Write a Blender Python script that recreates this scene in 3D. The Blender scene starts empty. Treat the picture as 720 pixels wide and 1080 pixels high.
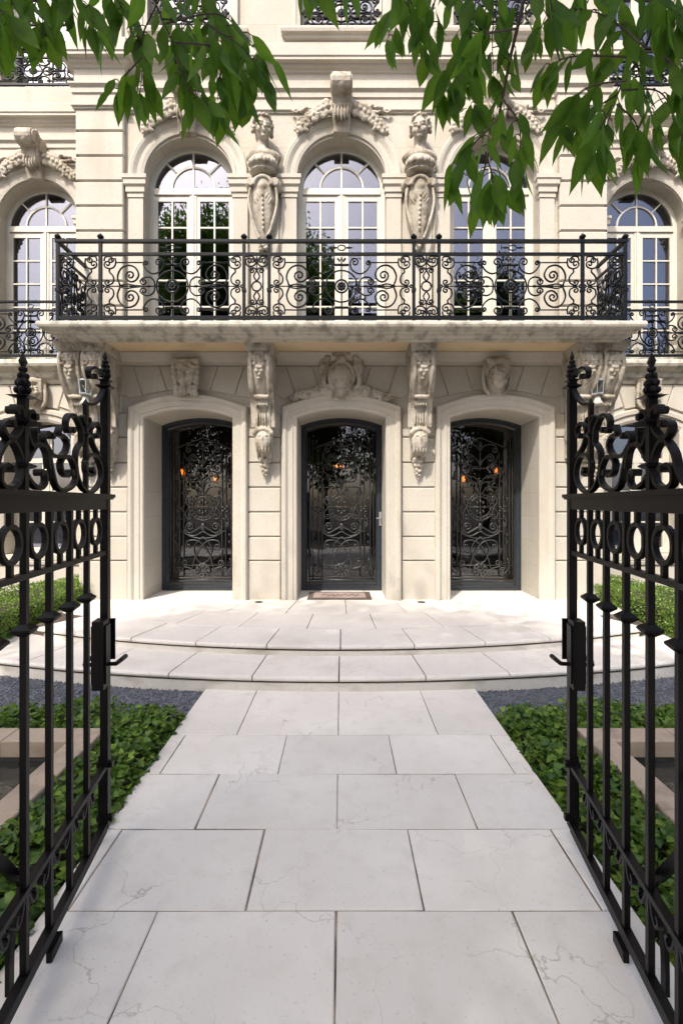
import bpy, math, random
import numpy as np
from mathutils import Vector, Matrix, geometry
random.seed(7); rng = np.random.default_rng(7)
PI = math.pi; R = math.radians
SC = bpy.context.scene; COL = SC.collection

# ------------------------------------------------------------------ camera, sky, sun, exposure
cd = bpy.data.cameras.new('camera'); cam = bpy.data.objects.new('camera', cd); COL.objects.link(cam)
cam.location = (0, 0, 1.65); cam.rotation_euler = (R(90), 0, 0)
cd.lens = 17.0; cd.sensor_width = 36.0; cd.sensor_fit = 'AUTO'; cd.shift_y = -0.0093
cd.clip_start = 0.05; cd.clip_end = 600
SC.camera = cam
SUN_DIR = Vector((-0.48, -1.0, 1.31)).normalized()
ELEV = math.asin(SUN_DIR.z); AZ = math.atan2(SUN_DIR.x, SUN_DIR.y)
W = bpy.data.worlds.new('World'); SC.world = W; W.use_nodes = True
nt = W.node_tree; bg = nt.nodes['Background']
sky = nt.nodes.new('ShaderNodeTexSky'); sky.sky_type = 'NISHITA'; sky.sun_disc = False
sky.sun_elevation = ELEV; sky.sun_rotation = AZ; sky.air_density = 0.7; sky.dust_density = 4.0; sky.ozone_density = 0.4
nt.links.new(sky.outputs[0], bg.inputs[0]); bg.inputs[1].default_value = 0.15
sl = bpy.data.lights.new('sun', 'SUN'); sl.energy = 2.0; sl.angle = R(0.55); sl.color = (1.0, 0.955, 0.89)
so = bpy.data.objects.new('sun', sl); COL.objects.link(so); so.location = (-10, -20, 30)
so.rotation_euler = (-SUN_DIR).to_track_quat('-Z', 'Y').to_euler()
SC.view_settings.view_transform = 'Standard'; SC.view_settings.look = 'None'
SC.view_settings.gamma = 1.0; SC.view_settings.use_curve_mapping = False
SC.view_settings.exposure = 1.38

# ------------------------------------------------------------------ materials
def nodes(name):
    m = bpy.data.materials.new(name); m.use_nodes = True
    n = m.node_tree.nodes; l = m.node_tree.links
    return m, n, l, n['Principled BSDF']

def noise_mix(n, l, coord, scale, a, b, lo=0.35, hi=0.65, detail=5, stretch=None):
    src = coord
    if stretch:
        mp = n.new('ShaderNodeMapping'); mp.inputs['Scale'].default_value = stretch
        l.new(coord, mp.inputs[0]); src = mp.outputs[0]
    t = n.new('ShaderNodeTexNoise'); t.inputs['Scale'].default_value = scale; t.inputs['Detail'].default_value = detail
    l.new(src, t.inputs[0])
    r = n.new('ShaderNodeMapRange'); r.inputs[1].default_value = lo; r.inputs[2].default_value = hi
    l.new(t.outputs[0], r.inputs[0])
    x = n.new('ShaderNodeMix'); x.data_type = 'RGBA'
    l.new(r.outputs[0], x.inputs[0])
    for i, c in ((6, a), (7, b)):
        if isinstance(c, tuple): x.inputs[i].default_value = (*c, 1)
        else: l.new(c, x.inputs[i])
    return x.outputs[2], r.outputs[0]

def bump(n, l, p, coord, scale, strength, dist=0.01, detail=6):
    t = n.new('ShaderNodeTexNoise'); t.inputs['Scale'].default_value = scale; t.inputs['Detail'].default_value = detail
    l.new(coord, t.inputs[0])
    b = n.new('ShaderNodeBump'); b.inputs['Strength'].default_value = strength; b.inputs['Distance'].default_value = dist
    l.new(t.outputs[0], b.inputs['Height']); l.new(b.outputs[0], p.inputs['Normal'])

def pos(n):
    return n.new('ShaderNodeNewGeometry').outputs['Position']

def stone(name, c, dirt=None, dirt_lo=0.6, dirt_hi=0.8, streak=(1, 1, 1), dscale=2.5, rough=0.85, bs=0.25, joints=False):
    m, n, l, p = nodes(name); P = pos(n)
    a, _ = noise_mix(n, l, P, 1.1, tuple(x * 0.93 for x in c), tuple(min(1, x * 1.06) for x in c))
    b, _ = noise_mix(n, l, P, 26, a, tuple(x * y for x, y in zip(c, (0.86, 0.84, 0.80))), 0.5, 0.85)
    if joints:
        br = n.new('ShaderNodeTexBrick'); br.inputs['Scale'].default_value = 1.0
        sp = n.new('ShaderNodeSeparateXYZ'); cb = n.new('ShaderNodeCombineXYZ')
        l.new(P, sp.inputs[0]); l.new(sp.outputs[0], cb.inputs[0]); l.new(sp.outputs[2], cb.inputs[1]); l.new(cb.outputs[0], br.inputs[0])
        br.inputs['Color1'].default_value = (1, 1, 1, 1); br.inputs['Color2'].default_value = (.91, .90, .88, 1)
        br.inputs['Mortar'].default_value = (.72, .68, .62, 1); br.inputs['Mortar Size'].default_value = 0.0025
        br.inputs['Brick Width'].default_value = 0.95; br.inputs['Row Height'].default_value = 0.36
        mu = n.new('ShaderNodeMix'); mu.data_type = 'RGBA'; mu.blend_type = 'MULTIPLY'; mu.inputs[0].default_value = 1
        l.new(b, mu.inputs[6]); l.new(br.outputs[0], mu.inputs[7]); b = mu.outputs[2]
    if dirt:
        b, _ = noise_mix(n, l, P, dscale, b, dirt, dirt_lo, dirt_hi, 8, streak)
    l.new(b, p.inputs['Base Color']); p.inputs['Roughness'].default_value = rough
    bump(n, l, p, P, 60, bs, 0.004)
    return m

LIME = (0.435, 0.40, 0.337)
M = {}
M['wall'] = stone('limestone_wall', LIME, (0.355, 0.31, 0.24), 0.56, 0.84, (1, 1, 0.25), 1.8, joints=True)
M['block'] = stone('limestone_block', LIME, (0.36, 0.315, 0.25), 0.54, 0.82, (1, 1, 0.3), 2.2)
M['carved'] = stone('carved_limestone', (0.385, 0.345, 0.28), (0.21, 0.175, 0.125), 0.47, 0.64, (1, 1, 0.6), 8)
M['soffit'] = stone('bounce_tinted_limestone', (0.56, 0.44, 0.27), (0.42, 0.30, 0.16), 0.5, 0.8, (1, 1, 1), 2.5)  # balcony underside: warm bounced light painted into the stone colour
M['slab_edge'] = stone('weathered_limestone', (0.47, 0.435, 0.36), (0.16, 0.145, 0.12), 0.46, 0.76, (2, 1, 2.6), 4)
M['riser'] = stone('grey_white_riser', (0.63, 0.60, 0.54), (0.40, 0.365, 0.30), 0.55, 0.75, (1, 1, 2), 3, rough=0.7)
M['marble'] = stone('white_paving', (0.68, 0.645, 0.585), (0.50, 0.46, 0.40), 0.55, 0.8, (1, 1, 1), 1.4, rough=0.6, bs=0.12)
M['coping'] = stone('beige_coping', (0.37, 0.295, 0.22), (0.22, 0.17, 0.125), 0.5, 0.75, (1, 1, 1), 5)

def paving():
    m, n, l, p = nodes('cracked_paving'); P = pos(n)
    c = (0.66, 0.645, 0.62)
    a, _ = noise_mix(n, l, P, 1.3, (0.645, 0.608, 0.545), (0.735, 0.70, 0.635))
    b, _ = noise_mix(n, l, P, 9, a, (0.60, 0.562, 0.50), 0.50, 0.85, 8)
    b, _ = noise_mix(n, l, P, 70, b, (0.45, 0.425, 0.385), 0.62, 0.80, 3)
    at = n.new('ShaderNodeAttribute'); at.attribute_name = 'tone'
    sm = n.new('ShaderNodeMix'); sm.data_type = 'RGBA'; sm.blend_type = 'MULTIPLY'; sm.inputs[0].default_value = 1
    tr = n.new('ShaderNodeMapRange'); tr.inputs[3].default_value = .95; tr.inputs[4].default_value = 1.05; l.new(at.outputs['Fac'], tr.inputs[0])
    l.new(b, sm.inputs[6]); l.new(tr.outputs[0], sm.inputs[7]); b = sm.outputs[2]
    # hairline cracks: warped cell edges, kept only in patches
    w = n.new('ShaderNodeTexNoise'); w.inputs['Scale'].default_value = 3.5; w.inputs['Detail'].default_value = 6; l.new(P, w.inputs[0])
    va = n.new('ShaderNodeVectorMath'); va.operation = 'MULTIPLY_ADD'
    l.new(w.outputs['Color'], va.inputs[0]); va.inputs[1].default_value = (.5, .5, .5); l.new(P, va.inputs[2])
    vo = n.new('ShaderNodeTexVoronoi'); vo.feature = 'DISTANCE_TO_EDGE'; vo.inputs['Scale'].default_value = 2.0; l.new(va.outputs[0], vo.inputs[0])
    r = n.new('ShaderNodeMapRange'); r.inputs[1].default_value = 0.0; r.inputs[2].default_value = 0.008; r.inputs[3].default_value = 1; r.inputs[4].default_value = 0
    l.new(vo.outputs[0], r.inputs[0])
    k = n.new('ShaderNodeTexNoise'); k.inputs['Scale'].default_value = 1.9; l.new(P, k.inputs[0])
    kr = n.new('ShaderNodeMapRange'); kr.inputs[1].default_value = 0.44; kr.inputs[2].default_value = 0.62; l.new(k.outputs[0], kr.inputs[0])
    mm = n.new('ShaderNodeMath'); mm.operation = 'MULTIPLY'; l.new(r.outputs[0], mm.inputs[0]); l.new(kr.outputs[0], mm.inputs[1])
    x = n.new('ShaderNodeMix'); x.data_type = 'RGBA'; l.new(mm.outputs[0], x.inputs[0]); l.new(b, x.inputs[6]); x.inputs[7].default_value = (.42, .38, .33, 1)
    l.new(x.outputs[2], p.inputs['Base Color']); p.inputs['Roughness'].default_value = 0.62
    bump(n, l, p, P, 45, 0.15, 0.004)
    return m
M['paving'] = paving()

def plain(name, c, rough=0.5, metal=0.0, var=0.12, scale=14, bs=0.0, spec=0.5):
    m, n, l, p = nodes(name); P = pos(n)
    a, _ = noise_mix(n, l, P, scale, tuple(x * (1 - var) for x in c), tuple(x * (1 + var) for x in c))
    l.new(a, p.inputs['Base Color']); p.inputs['Roughness'].default_value = rough; p.inputs['Metallic'].default_value = metal; p.inputs['Specular IOR Level'].default_value = spec
    if bs: bump(n, l, p, P, 90, bs, 0.003)
    return m
M['iron'] = plain('black_painted_iron', (0.0030, 0.0024, 0.0026), 0.42, 0, 0.2, 30, 0.1, 0.17)
M['rail_iron'] = plain('grey_black_iron', (0.0042, 0.0056, 0.0072), 0.42, 0, 0.2, 20, 0, 0.16)
M['door_iron'] = plain('blue_grey_door_iron', (0.026, 0.031, 0.038), 0.38, 0.2, 0.2, 20)
M['grille'] = plain('bronze_grille', (0.055, 0.055, 0.053), 0.36, 0.5, 0.25, 30)
M['joinery'] = plain('cream_painted_wood', (0.50, 0.475, 0.405), 0.45, 0, 0.04)
M['joint'] = plain('joint_mortar', (0.21, 0.17, 0.125), 0.95, 0, 0.65, 5)
M['dark_joint'] = plain('dark_joint', (0.075, 0.058, 0.042), 0.95, 0, 0.4, 12)
M['soil'] = plain('dark_soil', (0.035, 0.026, 0.018), 0.95, 0, 0.4, 20, 0.5)
M['asphalt'] = plain('asphalt', (0.05, 0.05, 0.052), 0.9, 0, 0.2, 20, 0.3)
M['gravel'] = plain('blue_grey_gravel', (0.125, 0.135, 0.152), 0.75, 0, 0.5, 160)
M['bark'] = plain('brown_bark', (0.055, 0.040, 0.030), 0.9, 0, 0.35, 30, 0.6)
M['mat'] = plain('brown_mat', (0.10, 0.075, 0.065), 0.95, 0, 0.3, 90, 0.4)
M['mat_pale'] = plain('pale_mat_centre', (0.30, 0.235, 0.20), 0.95, 0, 0.25, 90, 0.4)
M['dark_room'] = plain('dark_room', (0.035, 0.028, 0.022), 0.9, 0, 0.2, 2)
M['curtain'] = plain('grey_curtain', (0.07, 0.068, 0.065), 0.9)
M['lamp_metal'] = plain('silver_lamp_metal', (0.5, 0.52, 0.54), 0.3, 0.7)
M['basin'] = plain('dark_basin', (0.05, 0.05, 0.045), 0.8, 0, 0.3, 6)

def glass(name, fac, tint=(1, 1, 1), gl=(0.9, 0.9, 0.95), wave=0.15):
    m, n, l, p = nodes(name); n.remove(p)
    g = n.new('ShaderNodeBsdfGlossy'); g.inputs[0].default_value = (*gl, 1); g.inputs['Roughness'].default_value = 0.01
    t = n.new('ShaderNodeBsdfTransparent'); t.inputs[0].default_value = (*tint, 1)
    mx = n.new('ShaderNodeMixShader'); mx.inputs[0].default_value = fac
    l.new(t.outputs[0], mx.inputs[1]); l.new(g.outputs[0], mx.inputs[2]); l.new(mx.outputs[0], n['Material Output'].inputs[0])
    P = pos(n); nz = n.new('ShaderNodeTexNoise'); nz.inputs['Scale'].default_value = 1.6; nz.inputs['Detail'].default_value = 1; l.new(P, nz.inputs[0])
    b = n.new('ShaderNodeBump'); b.inputs['Strength'].default_value = wave; b.inputs['Distance'].default_value = 0.02
    l.new(nz.outputs[0], b.inputs['Height']); l.new(b.outputs[0], g.inputs['Normal'])
    return m
M['pane'] = glass('window_glass', 0.13, (0.6, 0.62, 0.65), (0.82, 0.84, 0.95))
M['door_glass'] = glass('door_glass', 0.065, (0.6, 0.6, 0.56))
M['lamp_glass'] = glass('lamp_glass', 0.35, (0.9, 0.97, 1.0))

def leafmat(name, c1, c2, transl, scale=6, rough=0.45):
    m, n, l, p = nodes(name); P = pos(n)
    oi = n.new('ShaderNodeAttribute'); oi.attribute_name = 'tone'
    x = n.new('ShaderNodeMix'); x.data_type = 'RGBA'
    l.new(oi.outputs['Fac'], x.inputs[0]); x.inputs[6].default_value = (*c1, 1); x.inputs[7].default_value = (*c2, 1)
    a = x.outputs[2]; p.inputs['Specular IOR Level'].default_value = 0.3
    b, _ = noise_mix(n, l, P, scale * 5, a, tuple(v * 0.75 for v in c1), 0.5, 0.9)
    l.new(b, p.inputs['Base Color']); p.inputs['Roughness'].default_value = rough
    t = n.new('ShaderNodeBsdfTranslucent'); l.new(b, t.inputs[0])
    hs = n.new('ShaderNodeHueSaturation'); hs.inputs['Value'].default_value = 2.1; hs.inputs['Hue'].default_value = 0.485; l.new(b, hs.inputs['Color']); l.new(hs.outputs[0], t.inputs[0])
    mx = n.new('ShaderNodeMixShader'); mx.inputs[0].default_value = transl
    l.new(p.outputs[0], mx.inputs[1]); l.new(t.outputs[0], mx.inputs[2]); l.new(mx.outputs[0], n['Material Output'].inputs[0])
    return m
M['leaf'] = leafmat('ash_leaf', (0.040, 0.105, 0.008), (0.078, 0.165, 0.014), 0.6, 6, 0.6)
M['far_leaf'] = leafmat('street_leaf', (0.020, 0.034, 0.010), (0.040, 0.060, 0.018), 0.25)
M['ivy'] = leafmat('ivy_leaf', (0.026, 0.075, 0.012), (0.17, 0.27, 0.03), 0.25, 10, 0.42)
M['hedge'] = leafmat('box_leaf', (0.05, 0.11, 0.014), (0.17, 0.26, 0.035), 0.2, 8, 0.45)

def watermat():
    m, n, l, p = nodes('dark_water'); P = pos(n)
    p.inputs['Base Color'].default_value = (0.03, 0.032, 0.028, 1); p.inputs['Roughness'].default_value = 0.06
    bump(n, l, p, P, 14, 0.25, 0.02, 3); return m
M['water'] = watermat()
def emis(name, c, s):
    m, n, l, p = nodes(name); p.inputs['Base Color'].default_value = (*c, 1)
    p.inputs['Emission Color'].default_value = (*c, 1); p.inputs['Emission Strength'].default_value = s
    return m
M['glow'] = emis('warm_lamp_shade', (1.0, 0.36, 0.08), 0.28)

# ------------------------------------------------------------------ mesh builder
ORG = {}
class MB:
    def __init__(s): s.v = []; s.f = []
    def add(s, vs, fs):
        b = len(s.v); s.v += [tuple(v) for v in vs]; s.f += [tuple(i + b for i in f) for f in fs]
    def box(s, x0, x1, y0, y1, z0, z1):
        s.add([(x0,y0,z0),(x1,y0,z0),(x1,y1,z0),(x0,y1,z0),(x0,y0,z1),(x1,y0,z1),(x1,y1,z1),(x0,y1,z1)],
              [(0,3,2,1),(4,5,6,7),(0,1,5,4),(1,2,6,5),(2,3,7,6),(3,0,4,7)])
    def block(s, x0, x1, z0, z1, yb, yf, c=0.012):      # rusticated stone: chamfered front face looking to -y
        s.prism([(x0,z0),(x1,z0),(x1,z1),(x0,z1)], yb, yf, c)
    def prism(s, poly, yb, yf, c=0.0):                  # polygon in (x,z), back at yb, front at yf (<yb), chamfer c
        n = len(poly)
        A = sum(poly[i][0]*poly[(i+1)%n][1]-poly[(i+1)%n][0]*poly[i][1] for i in range(n))
        if A < 0: poly = poly[::-1]
        rings = [[(x, yb, z) for x, z in poly]]
        if c > 0:
            ins = inset(poly, c)
            rings.append([(x, yf + c, z) for x, z in poly]); rings.append([(x, yf, z) for x, z in ins])
        else: rings.append([(x, yf, z) for x, z in poly])
        vs = [v for r in rings for v in r]; fs = [tuple(range(n))[::1]]
        for k in range(len(rings)-1):
            for i in range(n):
                j = (i+1) % n; fs.append((k*n+i, (k+1)*n+i, (k+1)*n+j, k*n+j))
        fs.append(tuple(range((len(rings)-1)*n, len(rings)*n))[::-1])
        fs[0] = tuple(range(n)); s.add(vs, [f[::-1] for f in fs])
    def slab(s, poly, z0, z1, c=0.0):                   # polygon in (x,y), chamfered top
        n = len(poly)
        A = sum(poly[i][0]*poly[(i+1)%n][1]-poly[(i+1)%n][0]*poly[i][1] for i in range(n))
        if A < 0: poly = poly[::-1]
        rings = [[(x,y,z0) for x,y in poly]]
        if c > 0:
            ins = inset(poly, c); rings += [[(x,y,z1-c) for x,y in poly], [(x,y,z1) for x,y in ins]]
        else: rings.append([(x,y,z1) for x,y in poly])
        vs = [v for r in rings for v in r]; fs = [tuple(range(n))[::-1]]
        for k in range(len(rings)-1):
            for i in range(n):
                j = (i+1) % n; fs.append((k*n+i, k*n+j, (k+1)*n+j, (k+1)*n+i))
        fs.append(tuple(range((len(rings)-1)*n, len(rings)*n))); s.add(vs, fs)
    def sweep(s, pts, nrm, sec, closed=False, scale=None):      # planar path, section (in-plane offset, offset along nrm)
        P = [Vector(p) for p in pts]; N = Vector(nrm).normalized(); m = len(sec); n = len(P); vs = []
        for i in range(n):
            a = P[i-1] if (i > 0 or closed) else P[i]; b = P[(i+1) % n] if (i < n-1 or closed) else P[i]
            t = (b - a); t = t.normalized() if t.length > 1e-9 else Vector((1,0,0))
            q = t.cross(N).normalized(); k = scale[i] if scale else 1
            for u, w in sec: vs.append(P[i] + q*u*k + N*w*k)
        fs = []
        for i in range(n if closed else n-1):
            for j in range(m):
                a = i*m+j; b = i*m+(j+1) % m; c = ((i+1) % n)*m
                fs.append((a, b, c+(j+1) % m, c+j))
        if not closed: fs.append(tuple(range(m))[::-1]); fs.append(tuple(range((n-1)*m, n*m)))
        s.add(vs, fs)
    def tube(s, pts, nrm, r, sides=6, closed=False, scale=None):
        s.sweep(pts, nrm, [(r*math.cos(2*PI*k/sides), r*math.sin(2*PI*k/sides)) for k in range(sides)], closed, scale)
    def limb(s, pts, rads, sides=8):                     # free 3-D tapered tube
        P = [Vector(p) for p in pts]; vs = []; n = len(P); prev = Vector((0.3, 1, 0.1))
        for i in range(n):
            t = (P[min(i+1, n-1)] - P[max(i-1, 0)]).normalized()
            q = (prev - t*prev.dot(t)); q = q.normalized() if q.length > 1e-6 else t.orthogonal().normalized(); prev = q; w = t.cross(q)
            for k in range(sides):
                a = 2*PI*k/sides; vs.append(P[i] + (q*math.cos(a) + w*math.sin(a))*rads[i])
        fs = [(i*sides+k, i*sides+(k+1) % sides, (i+1)*sides+(k+1) % sides, (i+1)*sides+k) for i in range(n-1) for k in range(sides)]
        fs += [tuple(range(sides))[::-1], tuple(range((n-1)*sides, n*sides))]; s.add(vs, fs)
    def lathe(s, prof, c=(0,0,0), sides=12, axis='z'):   # prof [(r,h)]
        vs = []; m = len(prof)
        for k in range(sides):
            a = 2*PI*k/sides
            for r, h in prof:
                p = (r*math.cos(a), r*math.sin(a), h) if axis == 'z' else (r*math.cos(a), h, r*math.sin(a))
                vs.append((p[0]+c[0], p[1]+c[1], p[2]+c[2]))
        fs = [(k*m+i, ((k+1) % sides)*m+i, ((k+1) % sides)*m+i+1, k*m+i+1) for k in range(sides) for i in range(m-1)]
        s.add(vs, fs)
    def ell(s, c, r, rot=None, nu=10, nv=7):
        vs = []; Mx = rot.to_matrix() if rot is not None else None
        for j in range(nv+1):
            ph = PI*j/nv
            for i in range(nu):
                th = 2*PI*i/nu; p = Vector((r[0]*math.sin(ph)*math.cos(th), r[1]*math.sin(ph)*math.sin(th), r[2]*math.cos(ph)))
                if Mx: p = Mx @ p
                vs.append((p.x+c[0], p.y+c[1], p.z+c[2]))
        fs = [(j*nu+i, (j+1)*nu+i, (j+1)*nu+(i+1) % nu, j*nu+(i+1) % nu) for j in range(nv) for i in range(nu)]
        s.add(vs, fs)
    def mirror_x(s):
        o = MB(); o.v = [(-x, y, z) for x, y, z in s.v]; o.f = [f[::-1] for f in s.f]; return o
    def shift(s, dx, dy, dz):
        o = MB(); o.v = [(x+dx, y+dy, z+dz) for x, y, z in s.v]; o.f = list(s.f); return o
    def build(s, name, mat, parent=None, org=None, smooth=False, carve=None):
        if org is None: org = (0, 0, 0)
        me = bpy.data.meshes.new(name)
        me.from_pydata([(x-org[0], y-org[1], z-org[2]) for x, y, z in s.v], [], s.f)
        if smooth: me.polygons.foreach_set('use_smooth', [True]*len(me.polygons))
        me.materials.append(mat); me.validate()
        o = bpy.data.objects.new(name, me); COL.objects.link(o); ORG[o.name] = Vector(org)
        po = ORG[parent.name] if parent else Vector((0, 0, 0))
        o.parent = parent; o.location = Vector(org) - po
        if carve:
            md = o.modifiers.new('fuse', 'REMESH'); md.mode = 'VOXEL'; md.voxel_size = carve; md.use_smooth_shade = True
            sm = o.modifiers.new('wear', 'SMOOTH'); sm.iterations = 1; sm.factor = 0.3
            dp = o.modifiers.new('tooling', 'DISPLACE'); dp.texture = CARVE_TEX; dp.strength = carve*0.9; dp.mid_level = 0.5
        return o
CARVE_TEX = bpy.data.textures.new('tooling', 'CLOUDS'); CARVE_TEX.noise_scale = 0.045; CARVE_TEX.noise_depth = 2

def inset(poly, c):
    n = len(poly); out = []
    for i in range(n):
        p0 = Vector(poly[i-1]); p1 = Vector(poly[i]); p2 = Vector(poly[(i+1) % n])
        e1 = (p1-p0).normalized(); e2 = (p2-p1).normalized()
        n1 = Vector((-e1.y, e1.x)); n2 = Vector((-e2.y, e2.x)); d = 1 + n1.dot(n2)
        q = p1 + (n1+n2)*(c/max(d, 0.3)); out.append((q.x, q.y))
    return out
def tag(o, label=None, cat=None, group=None, kind=None):
    for k, v in (('label', label), ('category', cat), ('group', group), ('kind', kind)):
        if v: o[k] = v
    return o
def empty(name, loc, label, cat, group=None):
    o = bpy.data.objects.new(name, None); COL.objects.link(o); o.location = loc; o.empty_display_size = 0.2
    ORG[o.name] = Vector(loc); return tag(o, label, cat, group)
def copy_tree(o, parent, delta):
    c = o.copy(); COL.objects.link(c); ORG[c.name] = ORG[o.name] + Vector(delta)
    if parent is not None: c.parent = parent
    if parent is o.parent or parent is None: c.location = o.location + Vector(delta)
    for ch in list(o.children):
        d = ch.copy(); COL.objects.link(d); d.parent = c
        for g in list(ch.children):
            e = g.copy(); COL.objects.link(e); e.parent = d
    return c
def cr(pts, n=5, closed=False):                           # Catmull-Rom through points
    P = [np.array(p, float) for p in pts]; m = len(P); out = []
    for i in range(m if closed else m-1):
        p0 = P[i-1] if (i > 0 or closed) else P[i]*2-P[i+1]; p1 = P[i]; p2 = P[(i+1) % m]
        p3 = P[(i+2) % m] if (i+2 < m or closed) else P[i+1]*2-P[i]
        for k in range(n):
            t = k/n
            out.append(tuple(0.5*((2*p1)+(-p0+p2)*t+(2*p0-5*p1+4*p2-p3)*t*t+(-p0+3*p1-3*p2+p3)*t**3)))
    if not closed: out.append(tuple(P[-1]))
    return out
def curl(prev, last, c, turns=1.2, n=14, rmin=0.18):      # spiral inwards round c continuing the travel prev->last
    rx, ry = last[0]-c[0], last[1]-c[1]; vx, vy = last[0]-prev[0], last[1]-prev[1]
    sg = 1 if rx*vy-ry*vx > 0 else -1; r = math.hypot(rx, ry); a0 = math.atan2(ry, rx)
    return [(c[0]+r*(1-(1-rmin)*k/n)*math.cos(a0+sg*2*PI*turns*k/n), c[1]+r*(1-(1-rmin)*k/n)*math.sin(a0+sg*2*PI*turns*k/n)) for k in range(1, n+1)]
def scroll(pts, c1=None, c0=None, turns=1.2, n=4):
    q = cr(pts, n)
    if c1: q = q + curl(q[-2], q[-1], c1, turns)
    if c0: q = curl(q[1], q[0], c0, turns)[::-1] + q
    return q
def circ(cx, cy, r, n=20, a0=0, a1=2*PI, close=False):
    return [(cx+r*math.cos(a0+(a1-a0)*k/n), cy+r*math.sin(a0+(a1-a0)*k/n)) for k in range(n if close else n+1)]
def archpts(cx, hw, z0, zs, rise, n=14):                  # left foot -> over the arch -> right foot
    Rr = (hw*hw+rise*rise)/(2*rise); a = math.asin(min(1, hw/Rr)); zc = zs+rise-Rr
    if rise >= hw-1e-6: a = PI/2
    arc = [(cx-Rr*math.sin(a-2*a*k/n), zc+Rr*math.cos(a-2*a*k/n)) for k in range(n+1)]
    return [(cx-hw, z0)]+arc+[(cx+hw, z0)]
def wall(name, mat, parent, outer, holes, y, depths, org):
    b = MB(); polys = [[Vector((x, z, 0)) for x, z in outer]]+[[Vector((x, z, 0)) for x, z in h] for h in holes]
    flat = [v for p in polys for v in p]; tris = geometry.tessellate_polygon(polys)
    b.add([(v.x, y, v.y) for v in flat], [])
    for t in tris:
        a, c, d = (flat[i] for i in t)
        cr_ = (c.x-a.x)*(d.y-a.y)-(c.y-a.y)*(d.x-a.x)
        b.f.append(tuple(t) if cr_ > 0 else tuple(t)[::-1])
    for h, dp in zip(holes, depths):
        n = len(h); b.add([(x, y, z) for x, z in h]+[(x, y+dp, z) for x, z in h], [(i, (i+1) % n, n+(i+1) % n, n+i) for i in range(n)])
    return b.build(name, mat, parent, org)
def arch_sweep(b, pts, prof, y):                          # moulding following an opening: prof [(outwards, projection)]
    n = len(pts); vs = []; m = len(prof)
    for i in range(n):
        e1 = Vector(pts[i])-Vector(pts[i-1]) if i > 0 else Vector(pts[1])-Vector(pts[0])
        e2 = Vector(pts[i+1])-Vector(pts[i]) if i < n-1 else e1
        e1.normalize(); e2.normalize(); n1 = Vector((-e1.y, e1.x)); n2 = Vector((-e2.y, e2.x))
        q = (n1+n2)/max(1+n1.dot(n2), 0.3)
        for o, p in prof: vs.append((pts[i][0]+q.x*o, y-p, pts[i][1]+q.y*o))
    fs = [(i*m+j, i*m+j+1, (i+1)*m+j+1, (i+1)*m+j) for i in range(n-1) for j in range(m-1)]
    fs += [tuple(range(m)), tuple(range((n-1)*m, n*m))[::-1]]
    b.add(vs, fs)
def mould(b, plan, prof):                                 # moulding along a plan line (x,y); prof [(out,z)], outside is on the right of travel
    n = len(plan); m = len(prof); vs = []
    for i in range(n):
        e1 = Vector(plan[i])-Vector(plan[i-1]) if i > 0 else Vector(plan[1])-Vector(plan[0])
        e2 = Vector(plan[i+1])-Vector(plan[i]) if i < n-1 else e1
        e1.normalize(); e2.normalize(); n1 = Vector((e1.y, -e1.x)); n2 = Vector((e2.y, -e2.x))
        q = (n1+n2)/max(1+n1.dot(n2), 0.3)
        for o, z in prof: vs.append((plan[i][0]+q.x*o, plan[i][1]+q.y*o, z))
    fs = [(i*m+j, (i+1)*m+j, (i+1)*m+j+1, i*m+j+1) for i in range(n-1) for j in range(m-1)]
    fs += [tuple(range(m)), tuple(range((n-1)*m, n*m))[::-1]]
    b.add(vs, fs)
def rosette(b, c, r, ny=-1, petals=6):
    b.ell(c, (r*0.36, r*0.42, r*0.36), None, 8, 5)
    for k in range(petals):
        a = 2*PI*k/petals+random.random()
        b.ell((c[0]+math.cos(a)*r*0.6, c[1]+0.1*r, c[2]+math.sin(a)*r*0.6), (r*0.42, r*0.3, r*0.42), None, 7, 5)
def leafblob(b, c, L, w, ang, t=0.03):                    # carved leaf lying in the wall plane
    from mathutils import Euler
    b.ell(c, (L*0.5, t, w*0.5), Euler((0, -ang, 0)), 8, 6)
    b.ell((c[0], c[1]-t*0.6, c[2]), (L*0.45, t*0.6, w*0.12), Euler((0, -ang, 0)), 6, 5)
# ================================================================== THE SETTING
def struct(b, name, mat, **k):
    o = b.build(name, mat, **k); tag(o, kind='structure'); return o
b = MB(); b.box(-150, 150, -150, 150, -0.6, -0.07); struct(b, 'ground', M['soil'])
b = MB(); b.box(-40, 40, -9.5, -3.0, -0.3, -0.055); struct(b, 'road', M['asphalt'])
b = MB(); b.box(-40, 40, -2.85, 0.2, -0.3, -0.03); struct(b, 'pavement', M['marble'])
b = MB(); b.box(-40, 40, -3.0, -2.852, -0.3, 0.02); struct(b, 'kerb', M['coping'])

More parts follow.
